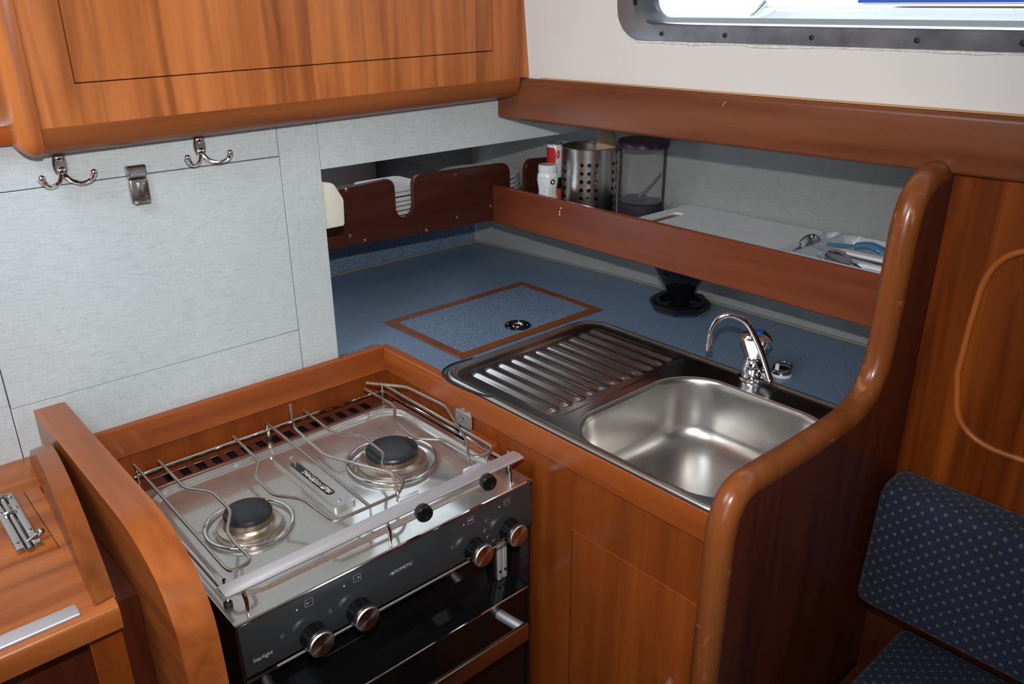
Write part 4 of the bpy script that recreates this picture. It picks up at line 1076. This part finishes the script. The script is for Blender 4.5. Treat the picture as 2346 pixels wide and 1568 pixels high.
# feet of the supports
for (x, y) in ((0.297, 1.193), (0.509, 1.187), (0.735, 1.181), (0.308, 0.852), (0.50, 0.857), (0.714, 0.857)):
    bm = NB(); tube(bm, [(x, y, ZW), (x, y, KZ-.002)], 0.0016, 8); obj('support_foot', bm, WIRE, ck)
# rail round the hob
rp_ = [(0.2785, 0.826), (0.2785, 1.187), (0.7395, 1.187), (0.7395, 0.826)]
rlw = wire('hob_rail', rp_, -0.0655, 0.0024, 0.016, ck, CHROME)
for (x, y) in ((0.2785, 1.187), (0.511, 1.187), (0.7395, 1.187), (0.2785, 0.835), (0.7395, 0.835)):
    bm = NB(); lathe(bm, [(0.0022, 0.004), (0.0022, 0.040 if y < 1 else 0.019)], (x, y, KZ), seg=10); pst = obj('rail_post', bm, CHROME, rlw)
    bm = NB(); lathe(bm, [(0.0055, 0.0003), (0.0055, 0.0055), (0.0040, 0.0070), (0.0022, 0.0070)], (x, y, KZ), seg=14); obj('post_foot', bm, RUBBER, rlw)
bm = NB(); prism(bm, [(0.8035, -0.0470), (0.8035, -0.0452), (0.8090, -0.0434), (0.8170, -0.0428), (0.8250, -0.0434), (0.8295, -0.0452), (0.8295, -0.0470)], 0, 0.2665, 0.7435, 0.0006, 1); bar = obj('front_bar', bm, ALU, ck)
for x in (0.2885, 0.494, 0.7135):
    bm = NB(); tube(bm, [(x, 0.8065, -0.047), (x, 0.8040, -0.052), (x+.001, 0.8025, -0.060), (x+.001, 0.8030, KZ)], 0.002, 10, False, [0.0018, 0.0028, 0.0028, 0.0022]); obj('bar_pin', bm, CHROME, bar)
# pot clamps
def clamp(x, pts):
    bm = NB(); tube(bm, fillet(pts, 0.014, 5), 0.0023, 8); cl_ = obj('pot_clamp', bm, WIRE, ck)
    bm = NB(); box(bm, x-.017, x+.017, 0.8305, 0.8335, -0.0470, -0.0400, 0.0005, 1); obj('clamp_plate', bm, ALU, cl_)
    bm = NB(); box(bm, x-.007, x+.007, 0.8005, 0.832, -0.0505, -0.0475, 0.001, 1); obj('clamp_strap', bm, CHROME, cl_)
    bm = NB(); lathe(bm, [(0.0035, 0), (0.0035, 0.010), (0.0115, 0.010), (0.0122, 0.012), (0.0122, 0.021), (0.0112, 0.0225), (0.0075, 0.0225), (0.0070, 0.0195), (0, 0.0195)], (x, 0.807, -0.0480), (-.25, -1, 0), 20); obj('clamp_knob', bm, BLACK_PLASTIC, cl_)
clamp(0.5480, [(0.533, 0.836, -0.046), (0.534, 0.838, -0.031), (0.555, 0.880, -0.030), (0.509, 0.990, -0.030), (0.517, 1.104, -0.030), (0.517, 1.106, 0.010)])
clamp(0.6640, [(0.661, 0.836, -0.046), (0.662, 0.838, -0.031), (0.695, 0.882, -0.030), (0.743, 0.999, -0.030), (0.737, 1.108, -0.030), (0.690, 1.160, -0.026)])
# control panel
bm = NB(); prism(bm, [(KY0+.001, -0.0865), (KY0, -0.088), (KY0-.004, -0.150), (KY0-.003, -0.163), (KY0+.004, -0.1705), (KY0+.03, -0.1725), (KY0+.03, -0.0865)], 0, KX0+.003, KX1-.0025); tf(bm, lambda x, y, z: (x, y, z)); cp = obj('control_panel', bm, PANEL_GREY, ck)
bm = NB(); tube(bm, [(0.312, KY0+.0005, -0.1722), (0.722, KY0+.0005, -0.1722)], 0.0016, 8); obj('panel_lip', bm, ALU, ck)
def pf(z):    # front face of the panel
    return KY0 - 0.004*min(1, max(0, (-0.088 - z)/0.062)) - 0.0004
def onp(x, z, e=0.0): return Vector((x, pf(z)-e, z))
# knobs
for x, z in ((0.3620, -0.1492), (0.4300, -0.1487), (0.6300, -0.1500), (0.6985, -0.1482)):
    bm = NB(); lathe(bm, [(0.0185, 0), (0.0180, 0.004), (0.0172, 0.016), (0.0172, 0.018)], (x, pf(z), z), (0, -1, 0), 32); kn = obj('knob', bm, BLACK_SHINY, ck)
    bm = NB(); lathe(bm, [(0.0170, 0.016), (0.0178, 0.0175), (0.0178, 0.0240), (0.0165, 0.0255), (0, 0.0255)], (x, pf(z), z), (0, -1, 0), 40); obj('knob_face', bm, KNOB_FACE, kn)
    bm = NB(); box(bm, x-.0006, x+.0006, pf(z)-.0262, pf(z)-.0253, z+.008, z+.015); obj('pointer', bm, BLACK_PLASTIC, kn)
# printing
tm = lambda x0, z0: (lambda x, y: onp(x0+x, z0+y, 0.0002))
def disc(bm, cx, cz, r, n=12): bm.faces.new([bm.verts.new(onp(cx + r*math.cos(2*PI*i/n), cz + r*math.sin(2*PI*i/n), 0.0002)) for i in range(n)])
def stroke(bm, pts, w_=0.0006):
    for (a, b_) in zip(pts, pts[1:]):
        a, b_ = Vector(a), Vector(b_); d = (b_-a).normalized(); n_ = Vector((-d.y, d.x))*w_/2
        bm.faces.new([bm.verts.new(onp(p.x, p.y, 0.0002)) for p in (a-n_, b_-n_, b_+n_, a+n_)])
bm = NB(); text(bm, 'DOMETIC', 0.0072, tm(0.5060, -0.1205)); obj('maker_lettering', bm, PRINT, cp)
bm = NB(); text(bm, 'Starlight', 0.0078, tm(0.2945, -0.1425)); obj('model_lettering', bm, PRINT, cp)
bm = NB(); stroke(bm, [(0.4840, -0.1222), (0.4858, -0.1195), (0.4872, -0.1190), (0.4880, -0.1215), (0.4868, -0.1222)], 0.0009); stroke(bm, [(0.4882, -0.1180), (0.4893, -0.1215), (0.4880, -0.1235)], 0.0009); obj('wave_emblem', bm, PRINT, cp)
for xk in (0.3620, 0.4300, 0.6300, 0.6985):
    bm = NB(); disc(bm, xk-.0155, -0.1026, 0.0013); obj('dot_mark', bm, PRINT, cp)
for xk in (0.3620, 0.4300, 0.6300):
    cx_ = xk - 0.0395; cz_ = -0.1285
    bm = NB(); stroke(bm, [(cx_ + 0.0019*math.cos(t)*(1 if math.sin(t) < 0.3 else .6), cz_ + 0.0026*math.sin(t)) for t in [2*PI*i/12 for i in range(13)]], 0.0006); obj('flame_mark', bm, PRINT_DIM, cp)
for xk, k_ in ((0.3635, 0), (0.4343, 1), (0.6275, 2), (0.6980, 3)):
    x0, x1, z0, z1 = xk-.0055, xk+.0055, -0.1055, -0.0955
    bm = NB(); stroke(bm, [(x0, z0), (x1, z0), (x1, z1), (x0, z1), (x0, z0)], 0.0006)
    if k_ in (0, 1):
        disc(bm, xk + (-.0022 if k_ == 0 else .0022), -0.1005, 0.0016)
        stroke(bm, [(xk+(.0012 if k_ == 0 else -.0032), -.1005), (xk+(.0032 if k_ == 0 else -.0012), -.1005)], 0.0006)
    elif k_ == 2: stroke(bm, [(xk-.004, -.1000), (xk+.004, -.1000)], 0.0022)
    else: stroke(bm, [(xk-.003, -.103), (xk-.003, -.0985), (xk+.003, -.0985), (xk+.003, -.103)], 0.0007)
    obj('dial_icon', bm, PRINT_DIM, cp)
for s_, x, z in (('1', 0.6555, -0.1145), ('2', 0.6515, -0.1295), ('3', 0.6560, -0.1430), ('4', 0.6672, -0.1545)):
    bm = NB(); text(bm, s_, 0.0062, tm(x, z)); disc(bm, x+.0040, z+.001, 0.0006, 8); obj('number_mark', bm, PRINT, cp)
# oven body, recess and door
bm = NB(); box(bm, KX0, KX0+.004, KY0+.001, KY1, -0.78, KZ-.002); box(bm, KX1-.004, KX1, KY0+.001, KY1, -0.78, KZ-.002); box(bm, KX0, KX1, KY1-.004, KY1, -0.78, KZ-.002); box(bm, KX0, KX1, KY0+.03, KY1, -0.80, -0.78); obj('oven_body', bm, OVEN_BODY, ck)
bm = NB(); box(bm, KX0+.004, KX1-.004, KY0+.042, KY0+.046, -0.285, -0.170); obj('recess_back', bm, BLACK_GLOSS, ck)
bm = NB(); prism(bm, [(KY0+.0005, -0.2835), (KY0+.042, -0.2790), (KY0+.042, -0.2830), (KY0+.0005, -0.2865)], 0, KX0+.004, KX1-.006); obj('door_top', bm, BLACK_GLOSS, ck)
bm = NB(); tube(bm, [(KX0+.004, KY0+.0002, -0.2845), (KX1-.006, KY0+.0002, -0.2845)], 0.0016, 8); obj('door_edge', bm, CHROME, ck)
for x in (0.7165, 0.7275):
    bm = NB(); box(bm, x-.0042, x+.0042, KY0+.037, KY0+.0418, -0.2785, -0.190, 0.0012, 2); hg = obj('hinge_strip', bm, plain('bright_zinc', (0.85, 0.85, 0.84), 0.45, 0.6), ck)
    screw('screw', (x, KY0+.037, -0.262), (0, -1, 0), hg, 0.0028, BLACK_PLASTIC)
bm = NB(); box(bm, KX0+.008, KX1-.010, KY0+.003, KY0+.018, -0.74, -0.2868, 0.001, 1); od = obj('oven_door', bm, BLACK_GLOSS, ck)
bm = NB(); box(bm, KX0+.03, 0.698, KY0-.052, KY0-.044, -0.332, -0.300, 0.002, 2); obj('door_handle', bm, steel('handle_steel', (0.52, 0.40, 0.33), 0.3, (2, 120, 2), 20, 0.05), od)
for x in (KX0+.075, 0.690):
    bm = NB(); tube(bm, [(x-.006, KY0+.004, -0.309), (x, KY0-.046, -0.309)], 0.0085, 12); obj('handle_bracket', bm, ALU, od)

# ------------------------------------------------------------------ divider left of the cooker
dv = thing('cooker_divider', 'curved mahogany divider standing between the cooker and the chart bench', 'panel', (0.21, 1.0, -0.92))
pr = [(1.2315, -0.92), (1.2315, 0.0665), (1.2285, 0.0675), (1.05, 0.0665), (0.93, 0.0670)] + bez((0.895, 0.0670), (0.748, 0.066), (0.735, -0.030), 14) + [(0.731, -0.07), (0.728, -0.15), (0.724, -0.92)]
bm = NB(); prism(bm, pr, 0, 0.189, 0.2300); 
bmesh.ops.bevel(bm, geom=[e for e in bm.edges if abs(e.verts[0].co.x-e.verts[1].co.x) < 1e-6 and min(e.verts[0].co.z, e.verts[1].co.z) > -0.5 and max(e.verts[0].co.y, e.verts[1].co.y) < 1.2314], offset=0.010, segments=4, affect='EDGES')
obj('board', bm, wood('divider_mahogany', 1, (0.21, 0.05, 0.011), (0.33, 0.09, 0.021), (0.42, 0.12, 0.03), 0.26, 0.35), dv, angle=50)

# ------------------------------------------------------------------ bench with lifting lid at lower left
BN = wood('bench_mahogany', 0, (0.20, 0.05, 0.011), (0.35, 0.098, 0.023), (0.44, 0.135, 0.035), 0.3, 0.4)
bn = thing('side_bench', 'mahogany bench top with lifting lid, arched fiddle and aluminium edge strip', 'bench', (0.0, 1.0, -0.92))
zc = 0.0
bm = NB(); box(bm, -0.5, 0.187, 1.134, 1.2315, zc-.03, zc, 0.002, 2); box(bm, 0.140, 0.158, 0.967, 1.1335, zc-.03, zc-.0002); obj('bench_top', bm, BN, bn)
bm = NB(); box(bm, -0.5, 0.1575, 0.815, 0.9655, zc-.030, zc+.0008, 0.010, 4, lambda c: c.y < 0.83 and c.z > zc-.01); obj('front_board', bm, BN, bn)
bm = NB(); box(bm, -0.5, 0.1394, 0.9662, 1.1333, zc-.028, zc+.0004, 0.0012, 2); ld = obj('lid', bm, BN, bn)
bm = NB(); box(bm, -0.5, 0.1225, 0.826, 0.8445, zc+.0009, zc+.0035, 0.001, 2); box(bm, -0.5, 0.1225, 0.8225, 0.8275, zc-.001, zc+.0048, 0.002, 3); obj('edge_strip', bm, ALU, bn, 'worn aluminium edge strip')
# arched fiddle, slightly splayed
bm = NB(); pts = []
n = 16
prof_ = [(0.0, 0.004)] + [(t, 0.002 + 0.074*math.sin(PI*min(1, t**0.86))**0.85) for t in [i/n for i in range(1, n)]] + [(1.0, 0.002)]
A0, A1 = Vector((0.1655, 1.205)), Vector((0.1370, 0.826)); 
rings = []
for s, dx in ((0, 0.0), (1, 0.0225)):
    ring = []
    for t, h in prof_:
        p = A0 + (A1-A0)*t; ring.append((p.x+dx, p.y + dx*.2, zc+h))
    for t, h in reversed(prof_):
        p = A0 + (A1-A0)*t; ring.append((p.x+dx, p.y + dx*.2, zc+.0003))
    rings.append(ring)
loft(bm, rings, True, True); bmesh.ops.bevel(bm, geom=[e for e in bm.edges if min(e.verts[0].co.z, e.verts[1].co.z) > zc+.002], offset=0.002, segments=2, affect='EDGES'); obj('arched_fiddle', bm, wood('fiddle_mahogany', 1, (0.15, 0.038, 0.010), (0.24, 0.068, 0.018), (0.30, 0.09, 0.025), 0.25, 0.3), bn, angle=50)
# barrel bolt on the lid
bm = NB(); box(bm, 0.099, 0.126, 0.985, 1.131, zc+.0006, zc+.0018)
bo = obj('barrel_bolt', bm, CHROME_OLD, ld, 'tarnished chrome barrel bolt')
for x in (0.1035, 0.1212):
    bm = NB(); box(bm, x-.0045, x+.0045, 0.984, 1.130, zc+.0019, zc+.0075, 0.0015, 2); obj('bolt_rail', bm, CHROME_OLD, bo)
bm = NB(); tube(bm, [(0.1124, 0.980, zc+.0045), (0.1124, 1.128, zc+.0045)], 0.0034, 10); tube(bm, [(0.1124, 0.996, zc+.006), (0.126, 0.998, zc+.011)], 0.0024, 8); ball(bm, (0.1290, 0.998, zc+.0120), 0.0048, seg=12); obj('bolt_rod', bm, CHROME_OLD, bo)
for y in (1.075, 1.122):
    bm = NB(); tube(bm, [(0.1068, y, zc+.0030), (0.1072, y, zc+.0085), (0.1124, y, zc+.0098), (0.1176, y, zc+.0085), (0.118, y, zc+.0030)], 0.0024, 8); obj('bolt_guide', bm, CHROME_OLD, bo)
for (x, y) in ((0.1035, 1.118), (0.1212, 1.118), (0.1035, 1.085), (0.1212, 1.085), (0.1035, 1.0), (0.1212, 1.02)): screw('screw', (x, y, zc+.0075), (0, 0, 1), bo, 0.0028)
bm = NB(); box(bm, -0.5, 0.150, 0.862, 0.875, -0.92, zc-.030); obj('front_panel', bm, W_DARK_Z, bn)
bm = NB(); box(bm, 0.1255, 0.160, 0.840, 0.8615, -0.92, zc-.031, 0.001, 1); obj('corner_post', bm, W_CAB_Z, bn)
bm = NB(); box(bm, 0.150, 0.1880, 0.863, 1.2315, -0.92, zc-.031); obj('side_panel', bm, W_DARK_Z, bn)

# ------------------------------------------------------------------ settee at lower right
XS = 1.134
st = thing('settee', 'varnished mahogany settee with arched moulding on its back panel under the long rail', 'settee', (0.9, -0.2, -0.93))
bm = NB(); box(bm, XS, XS+.018, -0.9, 0.4082, -0.130, 0.3915); obj('back_board', bm, W_SET_Z, st)
bm = NB(); box(bm, XS+.001, XS+.018, -0.9, 0.4082, -0.93, -0.1305); obj('shaded_lower_board', bm, W_DARK_Z, st)  # darker wood paints in the shadow below the back cushion
bm = NB(); ol = [(-0.50, 0.034), (0.262, 0.034)] + bez((0.275, 0.0335), (0.338, 0.035), (0.346, 0.085), 8) + [(0.3535, 0.130), (0.3515, 0.200)] + bez((0.349, 0.235), (0.346, 0.305), (0.296, 0.3115), 10) + [(-0.50, 0.315)]
tube(bm, [(XS-.0005, y, z) for y, z in ol], 0.0046, 10); obj('arch_moulding', bm, wood('moulding_mahogany', 2, (0.2, 0.05, 0.012), (0.33, 0.085, 0.018), (0.42, 0.125, 0.028), 0.28, 0.3), st)
for (y, z) in ((0.385, 0.145), (0.39, 0.055), (0.394, 0.21)):
    bm = NB(); lathe(bm, [(0.0052, 0), (0.0050, 0.0004), (0, 0.0004)], (XS, y, z), (-1, 0, 0), 14); obj('screw_plug', bm, W_SET_Z, st)

def cushion(name, label, x0, x1, y0, y1, z0, z1, lean, bev, ufn):
    bm = NB(); cx, cz_ = (x0+x1)/2, (z0+z1)/2
    hx_, hz_ = (x1-x0)/2, (z1-z0)/2
    def ring(y, k):
        o = []
        for px, pz in rrect(-hx_+k, hx_-k, -hz_+k, hz_-k, max(0.004, bev-k*.5), 7):
            c_ = pz/hz_; f_ = 1 if px < 0 else 0
            x = cx + px + (lean*c_ - (0.006 if lean else 0)*max(0, 1-c_*c_))*f_*abs(px)/hx_
            o.append((x, y, cz_+pz))
        return o
    ys_ = [(y1, bev*.55), (y1-.0015, bev*.28), (y1-bev*.35, bev*.08), (y1-bev*.8, 0.0)] + [(y1-bev*.8 - (y1-y0-bev*1.6)*i/16, 0.0) for i in range(1, 17)] + [(y0, bev*.4)]
    loft(bm, [ring(y, k) for y, k in ys_], True, True)
    bm.normal_update()
    uvl = bm.loops.layers.uv.new('UVMap')
    for f in bm.faces:
        for l in f.loops: l[uvl].uv = ufn(l.vert.co)
    return tag(obj(name, bm, CUSHION, None, angle=75), label, 'cushion')
P1 = 0.0186
cushion('back_cushion', 'navy blue patterned settee back cushion leaning on the wooden back', 1.050, XS-.0008, -0.9, 0.397, -0.236, -0.036, 0.012, 0.020, lambda c: (c.y/P1*1.0, (c.z + max(0, c.x-1.066)*0.9)/P1))
cushion('seat_cushion', 'navy blue patterned settee seat cushion below the back cushion', 0.60, XS-.0008, -0.9, 0.350, -0.42, -0.304, 0.0, 0.014, lambda c: (c.y/P1, (c.x + c.z)/P1))
bm = NB(); box(bm, 0.60, XS, -0.9, 0.405, -0.93, -0.4205); obj('base', bm, W_DARK_Z, st)

# ------------------------------------------------------------------ outside the window
bm = NB(); prism(bm, [(1.16, 0.447), (1.75, 0.440), (1.75, 0.43), (1.16, 0.432)], 1, -2.0, 2.4); struct('side_deck', bm, DECK)
SC.objects['side_deck'].name = 'floor_side_deck'
nb = thing('neighbouring_boat', 'white boat alongside seen through the window with rail and blue canvas', 'boat', (2.5, 0.6, 0.4))
bm = NB(); box(bm, 2.25, 2.6, -2.2, 4.0, -0.5, 0.574, 0.01, 2); obj('hull', bm, DECK, nb)
bm = NB(); tube(bm, [(2.23, -2.2, 0.580), (2.23, 1.5, 0.584), (2.23, 4.0, 0.583)], 0.006, 8); obj('grab_rail', bm, CHROME, nb)
bm = NB(); box(bm, 2.30, 2.32, -2.2, 1.16, 0.5905, 0.85); obj('canvas_cover', bm, CANVAS, nb)
for y in (-1.5, -0.4, 0.75, 2.0, 3.0):
    bm = NB(); tube(bm, [(2.24, y, 0.57), (2.23, y, 0.583)], 0.004, 8); obj('rail_foot', bm, CHROME, nb)
cl_ = thing('rope_cleat', 'chrome cleat with white rope seen through the window', 'cleat', (2.2, 1.41, 0.55))
bm = NB(); tube(bm, smooth_path([(2.2, 1.47, 0.545), (2.195, 1.43, 0.556), (2.195, 1.405, 0.57), (2.2, 1.38, 0.60)], 5), 0.011, 10); obj('arm', bm, CHROME, cl_)
bm = NB(); tube(bm, smooth_path([(2.185, 1.44, 0.548), (2.18, 1.40, 0.552), (2.185, 1.36, 0.562), (2.19, 1.34, 0.575)], 5), 0.006, 8); obj('rope', bm, WHITE_PLASTIC, cl_)
bm = NB(); box(bm, 2.185, 2.248, 1.36, 1.48, 0.530, 0.5405, 0.003, 2); obj('foot', bm, CHROME, cl_)
